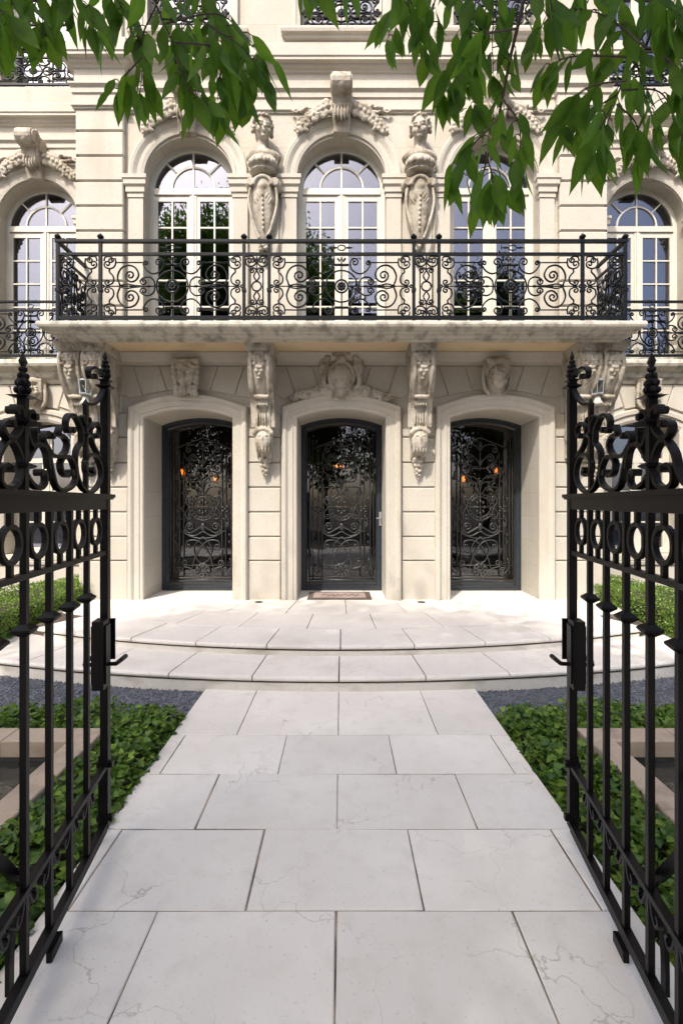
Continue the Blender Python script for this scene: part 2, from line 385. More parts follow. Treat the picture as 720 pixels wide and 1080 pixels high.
# paved path: staggered rows of slabs over a mortar bed
ROWS = [(4.34, 3.435, 0), (3.435, 2.942, 1), (2.942, 2.446, 0), (2.446, 1.957, 1), (1.957, 1.41, 0), (1.41, 0.87, 1), (0.87, 0.3, 0)]
XL, XR = -1.205, 1.185
b = MB(); bed = MB(); bed.box(XL+.004, XR-.004, .25, 4.33, -.2, -.0045)
for y1, y0, k in ROWS:
    xs = [XL] + ([-.741, -.022, .689] if k == 0 else [-1.105, -.387, .335, 1.055]) + [XR]
    for i in range(len(xs)-1):
        g = .0034; dz = random.uniform(-.0012, .0012); j = lambda: random.uniform(-.0024, .0024)
        b.slab([(xs[i]+g+j(), y0+g+j()), (xs[i+1]-g+j(), y0+g+j()), (xs[i+1]-g+j(), y1-g+j()), (xs[i]+g+j(), y1-g+j())], -.05, dz, .0035)
po = struct(b, 'path', M['paving']); at = po.data.attributes.new('tone', 'FLOAT', 'POINT'); at.data.foreach_set('value', np.repeat(rng.random(len(po.data.vertices)//12), 12).astype(np.float32)); struct(bed, 'path_bed', M['joint'])

# terrace: concentric rows of slabs
CY, R2 = 13.77, 9.0
TZ = .236
def polar(r, a, cy): return (r*math.sin(a), cy-r*math.cos(a))
b = MB(); bed = MB()
rows = [(8.985-.63, 8.36, None)]
edges = [8.36, 7.62, 6.7, 5.75]
for i in range(3):
    r1, r0 = edges[i], edges[i+1]; da = .78/r1; off = (0.5 if i % 2 == 0 else 0.08)*da
    kmax = int(3.62/r0/da)+3
    for k in range(-kmax, kmax):
        a0 = k*da+off; a1 = a0+da
        if abs(polar(r1, (a0+a1)/2, CY)[0]) > 3.66 and abs(polar(r0, (a0+a1)/2, CY)[0]) > 3.5: continue
        g = .0042; n = 4
        pl = [polar(r1-g, a0+g/r1+(a1-a0-2*g/r1)*t/n, CY) for t in range(n+1)]+[polar(r0+g, a1-g/r0-(a1-a0-2*g/r0)*t/n, CY) for t in range(n+1)]
        b.slab(pl, TZ-.03, TZ+random.uniform(-.001, .001), .003)
am = math.asin(3.55/8.95)
bed.slab([polar(8.93, -am+2*am*t/24, CY) for t in range(25)]+[(3.66, 8.2), (-3.66, 8.2)], -.1, TZ-.008)
struct(b, 'terrace', M['marble']); struct(bed, 'terrace_bed', M['dark_joint'])

def nosing_slab(b, r, cy, a0, a1, zt, depth, th):
    sec = [(r-depth, zt), (r-.022, zt), (r-.006, zt-.007), (r, zt-.022), (r-.006, zt-.038), (r-.022, zt-th), (r-depth, zt-th)]
    n = 5; m = len(sec); vs = []
    for i in range(n+1):
        a = a0+(a1-a0)*i/n
        for rr, z in sec: x, y = polar(rr, a, cy); vs.append((x, y, z))
    fs = [(i*m+j, i*m+(j+1) % m, (i+1)*m+(j+1) % m, (i+1)*m+j) for i in range(n) for j in range(m)]
    fs += [tuple(range(m))[::-1], tuple(range(n*m, n*m+m))]; b.add(vs, fs)
def riser(b, r, cy, amax, z0, z1, t=.12):
    n = 30; b.slab([polar(r, -amax+2*amax*k/n, cy) for k in range(n+1)]+[polar(r-t, amax-2*amax*k/n, cy) for k in range(n+1)], z0, z1)
steps = empty('entrance_steps', (0, 4.3, 0), 'two shallow curved white stone steps between the paved path and the three doors', 'steps')
for r, cy, zt, pitch, off, amax, zb in ((12.0, 16.2, .131, .76/12, -.022/12, 4.6/12, -.06), (9.0, 13.77, .238, .735/9, -.01/9, 3.52/9, .125)):
    tr = MB(); k0 = int(amax/pitch)+2
    for k in range(-k0, k0):
        a0 = max(-amax, k*pitch+off); a1 = min(amax, (k+1)*pitch+off)
        if a1-a0 > .003: nosing_slab(tr, r, cy, a0+.0058/r, a1-.0058/r, zt+random.uniform(-.0008, .0008), .62 if zb > 0 else .8, .046)
    tr.build('tread', M['marble'], steps, (0, cy-r, zt))
    rb = MB(); riser(rb, r-.020, cy, amax-.01, zb, zt-.062); rb.build('riser', M['riser'], steps, (0, cy-r, zb))
    if zb < 0:
        jb = MB(); jb.slab([polar(r-.032, -amax+2*amax*t/30, cy) for t in range(31)]+[polar(r-1.2, amax-2*amax*t/30, cy) for t in range(31)], -.05, zt-.012)
    else:
        jb = MB(); riser(jb, r-.032, cy, amax-.012, zb, zt-.012, .5)
    jb.build('mortar_bed', M['dark_joint'], steps, (0, cy-r, 0))
# round uplights let into the terrace under the corbels
for x, lab in ((-1.17, 'small round uplight let into the terrace left of the doormat'), (1.13, 'small round uplight let into the terrace right of the doormat')):
    b = MB(); b.lathe([(0, TZ+.004), (.035, TZ+.004), (.05, TZ+.007), (.058, TZ+.002), (.058, TZ-.02)], (x, 6.86, 0), 18)
    tag(b.build('ground_light', M['bark'], None, (x, 6.86, TZ), True), lab, 'light', 'uplights in the terrace')

# ================================================================== THE MANSION
HX = 3.8; WY = 7.07; WW = 8.07; DY = 7.78; GY = 7.29; BX = (-2.226, 0.0, 2.226)
man = empty('mansion', (0, WY, 0), 'grand cream limestone mansion with carved ornament, three arched iron doors and a balcony', 'mansion')
org = (0, WY, 0)
door_in = lambda cx: archpts(cx, .645, .19, 2.88, .12)
win_in = lambda cx: archpts(cx, .65, 4.0, 6.345, .65, 24)
top_in = lambda cx: [(cx-.6, 8.52), (cx-.6, 11.0), (cx+.6, 11.0), (cx+.6, 8.52)]
holes = [door_in(c) for c in BX]+[win_in(c) for c in BX]+[top_in(c) for c in BX]
wall('facade_wall', M['wall'], man, [(-HX, -.1), (HX, -.1), (HX, 12.2), (-HX, 12.2)], holes, WY, [.72]*3+[.36]*3+[.3]*3, org)
for s in (-1, 1):
    b = MB(); b.add([(s*HX, WY, -.1), (s*HX, WW, -.1), (s*HX, WW, 12.2), (s*HX, WY, 12.2)], [(0, 1, 2, 3)])
    b.build('side_return', M['wall'], man, (s*HX, WY, 0))
b = MB(); b.box(-HX, HX, WY, 10.5, 12.2, 12.3); b.build('roof', M['wall'], man, org)
WX = 5.05
for s in (-1, 1):
    hs = [archpts(s*WX, .56, .78, 2.86, .14), archpts(s*WX, .68, 4.0, 6.34, .68, 24), [(s*WX-.6, 8.5), (s*WX-.6, 11), (s*WX+.6, 11), (s*WX+.6, 8.5)]]
    x0, x1 = sorted((s*HX, s*9)); wall('wing_wall', M['wall'], man, [(x0, -.1), (x1, -.1), (x1, 12.2), (x0, 12.2)], hs, WW, [.3, .34, .3], (s*WX, WW, 0))
# rooms behind the glass
b = MB()
for z in (.18, 3.9, 8.3, 12.1): b.box(-9, 9, WW+.42, 10.6, z-.1, z)
for z in (3.9, 8.3): b.box(-HX, HX, WY+.06, WW+.42, z-.1, z)
b.box(-9, 9, 10.6, 10.7, .0, 12.2)
for x in (-9, -3.72, -1.12, 1.12, 3.72, 9): b.box(x-.04, x+.04, (WY+.74 if abs(x) < 2 else WW+.42), 10.6, .0, 12.1)
b.box(-3.76, 3.76, DY+.08, DY+.14, 3.1, 3.8)
b.build('room', M['dark_room'], man, org)

# rusticated ground floor
ZL = [.2, .80, 1.15, 1.51, 1.87, 2.23, 2.60, 2.95, 3.22]
for s in (-1, 1):
  for pk in (0, 1):
    b = MB()
    for i in range(8):
        z0, z1 = ZL[i]+.008, ZL[i+1]-.008
        xs = [[(1.375, .885)], [(3.8, 3.11)]][pk] if i < 7 else [[], [(3.8, 3.2)]][pk]
        for xa, xb in xs:
            if abs(xa-3.8) < .01 and i < 7: b.block(*sorted((s*xa, s*xb)), z0, z1, WY+.01, WY-.028)
            else: b.block(*sorted((s*xa, s*xb)), z0, z1, WY+.01, WY-.028)
    if pk:
        for i in range(7):   # pier sides facing the wings
            xx = s*3.83; b.box(min(s*3.79, xx), max(s*3.79, xx), WY-.0, WW, ZL[i]+.008, ZL[i+1]-.008)
    b.build('rusticated_pier', M['block'], man, (s*(1.13, 3.45)[pk], WY, .2))

# voussoirs of the ground floor heads
def arcz(cx, x, off): # surround outer line height
    hw = .645+.225; rise = .15; Rr = (hw*hw+rise*rise)/(2*rise); zc = 3.13+off+rise-Rr
    return zc+math.sqrt(max(0, Rr*Rr-(x-cx)**2))
for cx in BX:
    for s in (-1, 1):
        b = MB()
        def wed(x0b, x1b, x0t, x1t):
            n = 4; low = [(cx+s*(x0b+(x1b-x0b)*k/n), arcz(cx, cx+s*(x0b+(x1b-x0b)*k/n), .018)) for k in range(n+1)]
            b.prism(low+[(cx+s*x1t, 3.64), (cx+s*x0t, 3.64)], WY+.01, WY-.017, .008)
        wed(.10, .306, .17, .426); wed(.315, .666, .435, .806)
        lo = arcz(cx, cx+s*.68, .018)
        b.prism([(cx+s*.678, lo+.0), (cx+s*.862, lo-.03), (cx+s*.95, 3.22), (cx+s*1.08, 3.225), (cx+s*1.08, 3.64), (cx+s*.815, 3.64)], WY+.01, WY-.017, .008)
        if cx*s > 0: b.block(*sorted((math.copysign(3.8, cx), math.copysign(3.325, cx))), 3.24, 3.64, WY+.01, WY-.03)
        b.build('voussoir', M['block'], man, (cx+s*.5, WY, 3.2))

# door surrounds
for cx in BX:
    b = MB(); arch_sweep(b, archpts(cx, .645, .2, 2.88, .12), [(-.001, -.02), (-.001, .04), (.012, .055), (.05, .055), (.058, .068), (.13, .068), (.14, .08), (.165, .10), (.20, .10), (.215, .085), (.225, .06), (.225, -.02)], WY)
    b.build('door_surround', M['block'], man, (cx, WY, .2))

# bed mould and balcony slab
b = MB()
plan = [(-3.84, WW), (-3.84, WY-.03), (3.84, WY-.03), (3.84, WW)]
mould(b, plan, [(-.05, 3.645), (.03, 3.645), (.035, 3.68), (.05, 3.69), (.075, 3.71), (.13, 3.80), (.15, 3.80), (.15, 3.83), (-.05, 3.83)])
b.build('bed_mould', M['block'], man, org)
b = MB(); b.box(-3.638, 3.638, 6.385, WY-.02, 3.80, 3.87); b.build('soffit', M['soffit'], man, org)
b = MB()
plan = [(-3.62, WW), (-3.62, 6.40), (3.62, 6.40), (3.62, WW)]
mould(b, plan, [(-.02, 3.84), (-.02, 3.775), (.05, 3.775), (.06, 3.80), (.12, 3.805), (.135, 3.835), (.17, 3.84), (.185, 3.865), (.225, 3.875), (.25, 3.89), (.262, 3.915), (.262, 3.94), (.25, 3.962), (.225, 3.972), (-.35, 3.978)])
b.build('balcony_slab', M['slab_edge'], man, (0, 6.3, 3.8))
b = MB(); b.box(-3.4, 3.4, 6.6, WY, 3.9, 3.974); b.build('balcony_floor', M['block'], man, (0, 6.8, 3.9))
# wing ledges
for s in (-1, 1):
    b = MB(); p = [(s*3.86, WW-.0), (s*9, WW-.0)]; p = p if s > 0 else p[::-1]
    mould(b, p, [(-.05, 3.62), (.03, 3.62), (.05, 3.68), (.10, 3.72), (.12, 3.80), (.22, 3.84), (.25, 3.86), (.27, 3.90), (.26, 3.95), (.24, 3.97), (-.05, 3.98)])
    b.build('wing_ledge', M['slab_edge'], man, (s*WX, WW, 3.8))
    b = MB(); b.box(*sorted((s*3.83, s*9)), WW-.10, WW+.02, -.1, .70)
    mould(b, [(s*3.83, WW-.10), (s*9, WW-.10)] if s > 0 else [(-9, WW-.10), (-3.83, WW-.10)], [(0, .62), (.03, .63), (.04, .68), (.0, .72), (-.1, .72)])
    b.build('wing_plinth', M['block'], man, (s*WX, WW, 0))
    for sg in (-1, 1):   # wing ground floor blocks and voussoirs
        b = MB(); cx = s*WX
        for i in range(1, 7):
            z0, z1 = (ZL[i]+.008, ZL[i+1]-.008)
            b.block(*sorted((s*3.86, s*(WX-.80)) if sg*s < 0 else (s*(WX+.80), s*7.5)), z0, z1, WW+.01, WW-.025)
        for x0b, x1b, x0t, x1t in ((.12, .34, .17, .46), (.358, .70, .478, .84)):
            b.prism([(cx+sg*x0b, 3.24), (cx+sg*x1b, 3.20 if x1b < .5 else 3.12), (cx+sg*x1t, 3.60), (cx+sg*x0t, 3.60)], WW+.01, WW-.03, .012)
        b.block(*sorted((cx+sg*.86, cx+sg*1.19)), 2.97, 3.60, WW+.01, WW-.03)
        b.build('rusticated_wall', M['block'], man, (s*WX+sg*.9, WW, 0))
    b = MB(); arch_sweep(b, archpts(s*WX, .56, .78, 2.86, .14), [(-.001, -.02), (-.001, .03), (.04, .05), (.11, .05), (.13, .08), (.19, .085), (.21, .05), (.21, -.02)], WW)
    b.box(s*WX-.72, s*WX+.72, WW-.14, WW+.02, .70, .778)
    b.build('window_surround', M['block'], man, (s*WX, WW, .7))
    b = MB(); arch_sweep(b, archpts(s*WX, .68, 6.36, 6.361, .68, 24), [(-.001, -.02), (-.001, .03), (.05, .045), (.06, .03), (.11, .04), (.16, .075), (.20, .08), (.215, .05), (.215, -.02)], WW)
    for sg in (-1, 1):
        x0, x1 = sorted((s*WX+sg*.682, s*WX+sg*.90)); b.box(x0, x1, WW-.045, WW+.01, 3.98, 6.10)
        mould(b, [(x0, WW), (x0, WW-.045), (x1, WW-.045), (x1, WW)], [(-.02, 6.08), (.012, 6.08), (.012, 6.14), (.03, 6.15), (.03, 6.22), (.055, 6.25), (.055, 6.32), (.07, 6.33), (.07, 6.375), (-.02, 6.375)])
    b.build('arch_surround', M['block'], man, (s*WX, WW, 4))

# first floor: quoined piers, pilasters, arch mouldings
for s in (-1, 1):
    b = MB(); z = [3.98, 4.49, 4.85, 5.215, 5.575, 5.936, 6.296, 6.66, 7.02, 7.36]
    x0, x1 = sorted((s*3.84, s*3.15))
    for i in range(9):
        b.block(x0, x1, z[i]+.010, z[i+1]-.010, WY+.01, WY-.085, .014)
        xo = s*3.80; b.box(min(xo, s*3.84), max(xo, s*3.84), WY-.07, WW, z[i]+.010, z[i+1]-.010)
    b.box(x0+.02, x1-.02, WY-.06, WY+.01, 3.98, 7.4)
    b.block(x0+.03, x1-.03, 8.34, 12.2, WY+.01, WY-.05)
    b.build('quoin_pier', M['block'], man, (s*3.49, WY, 4))
for cx in BX:
    for sg in (-1, 1):
        b = MB(); x0, x1 = sorted((cx+sg*.652, cx+sg*.865)); b.box(x0, x1, WY-.045, WY+.01, 3.98, 6.10)
        mould(b, [(x0, WY), (x0, WY-.045), (x1, WY-.045), (x1, WY)], [(-.02, 6.08), (.012, 6.08), (.012, 6.14), (.03, 6.15), (.03, 6.22), (.055, 6.25), (.055, 6.32), (.07, 6.33), (.07, 6.385), (-.02, 6.385)])
        b.build('pilaster', M['block'], man, (cx+sg*.76, WY, 4))
for cx in BX:
    b = MB(); arch_sweep(b, archpts(cx, .65, 6.386, 6.387, .65, 28), [(-.001, -.02), (-.001, .03), (.045, .045), (.055, .03), (.10, .035), (.15, .07), (.19, .08), (.21, .075), (.218, .05), (.218, -.02)], WY)
    b.build('arch_surround', M['block'], man, (cx, WY, 6.38))
for s in (-1, 1):      # panels behind the busts
    b = MB(); b.box(s*1.113-.20, s*1.113+.20, WY-.03, WY+.01, 3.98, 6.6)
    b.build('bust_backing', M['block'], man, (s*1.113, WY, 4))

# entablature and cornice
PL = [(-3.84, WW), (-3.84, WY-.085), (-3.13, WY-.085), (-3.13, WY), (3.13, WY), (3.13, WY-.085), (3.84, WY-.085), (3.84, WW)]
ENT = [(-.04, 7.33), (.02, 7.33), (.02, 7.345), (.045, 7.36), (.045, 7.385), (.02, 7.39), (.02, 7.53), (.04, 7.545), (.04, 7.62), (.075, 7.65), (.075, 7.675), (.012, 7.69), (.012, 7.90), (.035, 7.91), (.05, 7.935), (.085, 7.95), (.10, 7.985), (.15, 7.995), (.15, 8.03), (.165, 8.045), (.165, 8.17), (.15, 8.185), (.02, 8.22), (.02, 8.36), (-.04, 8.36)]
b = MB(); mould(b, PL, ENT); b.build('cornice', M['block'], man, (0, WY, 7.3))
for s in (-1, 1):
    b = MB(); p = [(s*3.87, WW), (s*9, WW)]; p = p if s > 0 else p[::-1]
    mould(b, p, ENT[:-3]+[(.16, 8.45), (.03, 8.47), (-.04, 8.47)]); b.build('wing_cornice', M['block'], man, (s*WX, WW, 7.3))
# second floor window surrounds and sills
for cx in BX:
    b = MB(); arch_sweep(b, [(cx-.6, 8.54), (cx-.6, 11.0), (cx+.6, 11.0), (cx+.6, 8.54)], [(-.001, -.02), (-.001, .03), (.05, .04), (.06, .055), (.12, .055), (.13, .03), (.13, -.02)], WY)
    mould(b, [(cx-.80, WY), (cx-.80, WY-.02), (cx+.80, WY-.02), (cx+.80, WY)], [(-.02, 8.40), (.02, 8.41), (.035, 8.45), (.07, 8.46), (.08, 8.50), (.075, 8.535), (-.02, 8.54)])
    b.build('window_surround', M['block'], man, (cx, WY, 8.4))
for s in (-1, 1):
    b = MB(); arch_sweep(b, [(s*WX-.6, 8.5), (s*WX-.6, 11.0), (s*WX+.6, 11.0), (s*WX+.6, 8.5)], [(-.001, -.02), (-.001, .03), (.10, .055), (.12, .03), (.12, -.02)], WW)
    b.build('window_surround', M['block'], man, (s*WX, WW, 8.5))

# ------------------------------------------------------------------ windows
def bar(b, x0, x1, z0, z1, y, t=.03): b.box(x0, x1, y, y+t, z0, z1)
def arched_window(cx, y, hw, z0, zs, rows):
    b = MB(); f = .075
    arch_sweep(b, archpts(cx, hw-f, z0, zs, hw-f, 24), [(-.001, -.05), (-.001, .012), (.012, .02), (f+.03, .02), (f+.03, -.05)], y)
    bar(b, cx-hw+f, cx+hw-f, zs-.055, zs+.03, y-.032, .07); bar(b, cx-hw+f, cx+hw-f, zs+.0302, zs+.045, y-.02, .05)
    r = (hw-f)*.55
    for rr in (r,): b.sweep([(p[0], y+.012, p[1]) for p in circ(cx, zs+.045, rr, 20, 0, PI)], (0, 1, 0), [(-.013, -.022), (.013, -.02), (.013, .02), (-.013, .02)])
    for a in (PI/2, PI/4, 3*PI/4):
        r0 = 0 if a == PI/2 else r; ca, sa = math.cos(a), math.sin(a)
        b.sweep([(cx+ca*r0, y+.012, zs+.03+sa*r0), (cx+ca*(hw-f), y+.012, zs+.01+sa*(hw-f+.02))], (0, 1, 0), [(-.012, -.018), (.012, -.018), (.012, .018), (-.012, .018)])
    bar(b, cx-.05, cx+.05, z0, zs-.056, y-.02, .06); bar(b, cx-.014, cx+.014, z0, zs-.058, y-.034, .06)
    for s in (-1, 1):
        xa, xb = cx+s*.05, cx+s*(hw-f); L, Rr = sorted((xa, xb))
        st = .05; zt = zs-.056
        bar(b, L+.0, L+st, z0, zt, y-.008, .04); bar(b, Rr-st, Rr, z0, zt, y-.008, .04)
        bar(b, L+st, Rr-st, zt-.09, zt, y-.007, .04); bar(b, L+st, Rr-st, z0, z0+.2, y-.007, .04)
        mx = (L+Rr)/2; bar(b, mx-.011, mx+.011, z0+.2, zt-.09, y-.012, .03)
        n = rows
        for k in range(1, n):
            zz = z0+.2+(zt-.09-z0-.2)*k/n; bar(b, L+st, mx-.0112, zz-.011, zz+.011, y-.010, .028); bar(b, mx+.0112, Rr-st, zz-.011, zz+.011, y-.010, .028)
    w = b.build('window', M['joinery'], man, (cx, y, z0))
    g = MB(); pts = archpts(cx, hw-f-.002, z0+.02, zs, hw-f-.002, 20); g.prism(pts, y+.018, y+.010); g.build('pane', M['pane'], w, (cx, y, z0))
    return w
def square_window(cx, y, hw, z0, z1, rows, arch=0):
    b = MB(); f = .07
    if arch: arch_sweep(b, archpts(cx, hw-f, z0, z1-.06, arch, 10), [(-.001, -.04), (-.001, .015), (f+.03, .015), (f+.03, -.04)], y)
    else: arch_sweep(b, [(cx-hw+f, z0), (cx-hw+f, z1-f), (cx+hw-f, z1-f), (cx+hw-f, z0)], [(-.001, -.04), (-.001, .015), (f+.02, .015), (f+.02, -.04)], y)
    bar(b, cx-.045, cx+.045, z0, z1-f, y-.018, .05); zt = z0+(z1-z0)*.74; bar(b, cx-hw+f, cx+hw-f, zt-.04, zt+.04, y-.022, .055); bar(b, cx-hw+f, cx+hw-f, z0, z0+.09, y-.012, .05)
    for s in (-1, 1):
        L, Rr = sorted((cx+s*.045, cx+s*(hw-f))); mx = (L+Rr)/2
        bar(b, L, L+.04, z0, z1-f, y-.006, .04); bar(b, Rr-.04, Rr, z0, z1-f, y-.006, .04)
        for k in range(1, rows): zz = z0+(zt-z0)*k/rows; bar(b, L+.04, Rr-.04, zz-.011, zz+.011, y-.010, .028)
    w = b.build('window', M['joinery'], man, (cx, y, z0)); g = MB()
    g.prism(archpts(cx, hw-f-.002, z0+.02, z1-.06, arch, 10) if arch else [(cx-hw+f, z0+.02), (cx-hw+f, z1-f), (cx+hw-f, z1-f), (cx+hw-f, z0+.02)], y+.028, y+.02); g.build('pane', M['pane'], w, (cx, y, z0)); return w
for cx in BX: arched_window(cx, GY, .66, 4.0, 6.33, 5)
for s in (-1, 1):
    arched_window(s*WX, WW+.22, .69, 4.0, 6.33, 5); square_window(s*WX, WW+.24, .565, .79, 2.92, 3, .13); square_window(s*WX, WW+.24, .605, 8.5, 11.0, 4)
for cx in BX: square_window(cx, WY+.22, .605, 8.52, 11.0, 4)
for cx in BX:
    for s in (-1, 1):
        b = MB()
        for k in range(5): x = cx+s*(.60-.026*k); b.lathe([(.022, 4.0), (.022, 7.0)], (x, GY+.16+.012*(k % 2), 0), 6)
        b.build('curtain', M['curtain'], man, (cx+s*.5, GY+.16, 4))

# ------------------------------------------------------------------ doors
def door(cx, first=False):
    b = MB(); y = DY; f = .075
    arch_sweep(b, archpts(cx, .57, .25, 2.83, .105), [(-.02, -.03), (-.02, .0), (-.008, .012), (0, .03), (.045, .03), (.055, .045), (.09, .045), (.09, -.06)], y)
    b.box(cx-.57, cx+.57, y-.03, y+.05, .24, .30); b.box(cx-.57, cx+.57, y-.045, y-.002, .302, .325); b.box(cx-.56, cx+.56, y-.02, y+.04, .33, .37)
    d = b.build('door', M['door_iron'], man, (cx, y, .25), False)
    g = MB(); g.prism(archpts(cx, .575, .34, 2.83, .105), y+.03, y+.018); g.build('pane', M['door_glass'], d, (cx, y, .25))
    q = .002884; mp = lambda p, yy=-.004: (cx+p[0]*q, y+yy, .25+(990-(515-p[1]))*q-(475*q)+0*q)
    mp = lambda p, yy=-.004: (cx+p[0]*q, y+yy, .25+(475+p[1])*q)
    I = MB(); N = (0, 1, 0); r = .0078
    def T(pts, rr=r, both=True):
        rr = rr*(1.35 if rr < .009 else 1)
        for s in ((1, -1) if both else (1,)): I.tube([mp((p[0]*s, p[1])) for p in pts], N, rr, 5)
    for xx, a, c in ((107, -405, 290), (128, -340, 300), (160, -420, 360), (178, -420, 372)): T([(xx, a), (xx, c)], .007)
    T([(-178, -340), (178, -340)], .006, False); T([(-185, -420), (185, -420)], .012, False); T([(-185, -402), (185, -402)], .005, False)
    T([(-160, 305), (-107, 330), (0, 372), (107, 330), (160, 305)], .006, False)
    T(circ(0, -15, 74, 26), .009, False); T(circ(0, -15, 58, 24), .006, False); T(circ(0, -368, 38, 18), .012, False); T(circ(0, -368, 20, 14), .007, False)
    T([(0, -90), (0, 120)], .008, False); T([(-70, -15), (70, -15)], .007, False)
    for a in range(0, 360, 18): I.ell(mp((66*math.cos(R(a)), -15+66*math.sin(R(a))), -.008), (.014, .010, .011), None, 6, 5)
    for a in range(0, 360, 45): I.ell(mp((24*math.cos(R(a)), -15+34*math.sin(R(a))), -.008), (.020, .012, .024), None, 6, 5)
    T(scroll([(10, 60), (40, 95), (95, 92), (112, 60)], (98, 68)))
    T(scroll([(0, 115), (30, 150), (75, 165), (100, 185), (96, 215)], (76, 205)), .008)
    T(scroll([(0, 115), (35, 125), (70, 128), (84, 150)], (72, 155)))
    T(scroll([(0, 215), (20, 250), (55, 280), (75, 265)], (55, 258))); T(scroll([(0, 300), (30, 330), (80, 330), (96, 300)], (80, 305)))
    T(scroll([(0, 200), (40, 205), (90, 250), (107, 290)], None, None))
    T([(0, 190), (0, 335)], .007, False)
    for z, s_ in ((335, 20), (240, 16), (115, 24), (100, 16), (-125, 22)): I.ell(mp((0, z), -.008), (s_*q*.55, .012, s_*q*.9), None, 8, 6)
    for sx in (-1, 1):
        for dx, dz in ((0, 0), (-14, 10), (-14, -10), (10, 14), (10, -14)): I.ell(mp((sx*(125+dx), -25+dz), -.008), (.026, .012, .015), None, 6, 5)
        for dz in (-210, -170, 30): I.ell(mp((sx*148, dz), -.008), (.013, .010, .026), None, 6, 5)
    T(scroll([(74, -15), (92, 10), (88, 40)], (76, 32))); T(scroll([(74, -15), (95, -45), (90, -75)], (76, -66)), .0055); T(cr([(107, 60), (96, 20), (107, -25), (96, -70), (107, -110)], 4), .005)
    T(scroll([(128, 200), (142, 170), (134, 140)], (140, 150))); T(scroll([(128, -60), (144, -90), (136, -125)], (138, -112)))
    for z in (-250, -150, -80, 60, 130, 230): T([(107, z), (128, z)], .005)
    T(scroll([(0, -120), (35, -140), (75, -160), (96, -130), (80, -105)], (72, -125)), .008)
    T(scroll([(0, -150), (50, -175), (100, -160), (107, -120)], None), .008); T(cr([(0, -190), (40, -186), (85, -170), (102, -140)], 4), .007)
    T(scroll([(-60, -360), (-40, -290), (0, -225), (40, -200), (85, -205), (96, -235)], (80, -232)), .0075)
    T(scroll([(0, -180), (-35, -215), (-50, -255), (-30, -310), (0, -330)], None), .0065)
    T(scroll([(60, -360), (85, -352), (108, -345), (118, -325)], (100, -328)), .0075)
    T(scroll([(150, -300), (160, -345), (140, -380), (115, -370)], (125, -362)))
    for a in range(0, 360, 40): I.ell(mp((30*math.cos(R(a)), -368+30*math.sin(R(a))), -.01), (.022, .012, .022), None, 6, 5)
    gr = I.build('grille', M['grille'], d, (cx, y, .25), True)
    h = MB(); h.box(cx+.60, cx+.635, y-.062, y-.045, 1.28, 1.50); h.limb([(cx+.617, y-.06, 1.40), (cx+.617, y-.11, 1.40), (cx+.55, y-.115, 1.40)], [.011, .011, .009], 7)
    if cx == 0: h.build('handle', M['lamp_metal'], d, (cx, y, 1.3))
    return d
for cx, lab in zip(BX, (None, None, None)): door(cx)
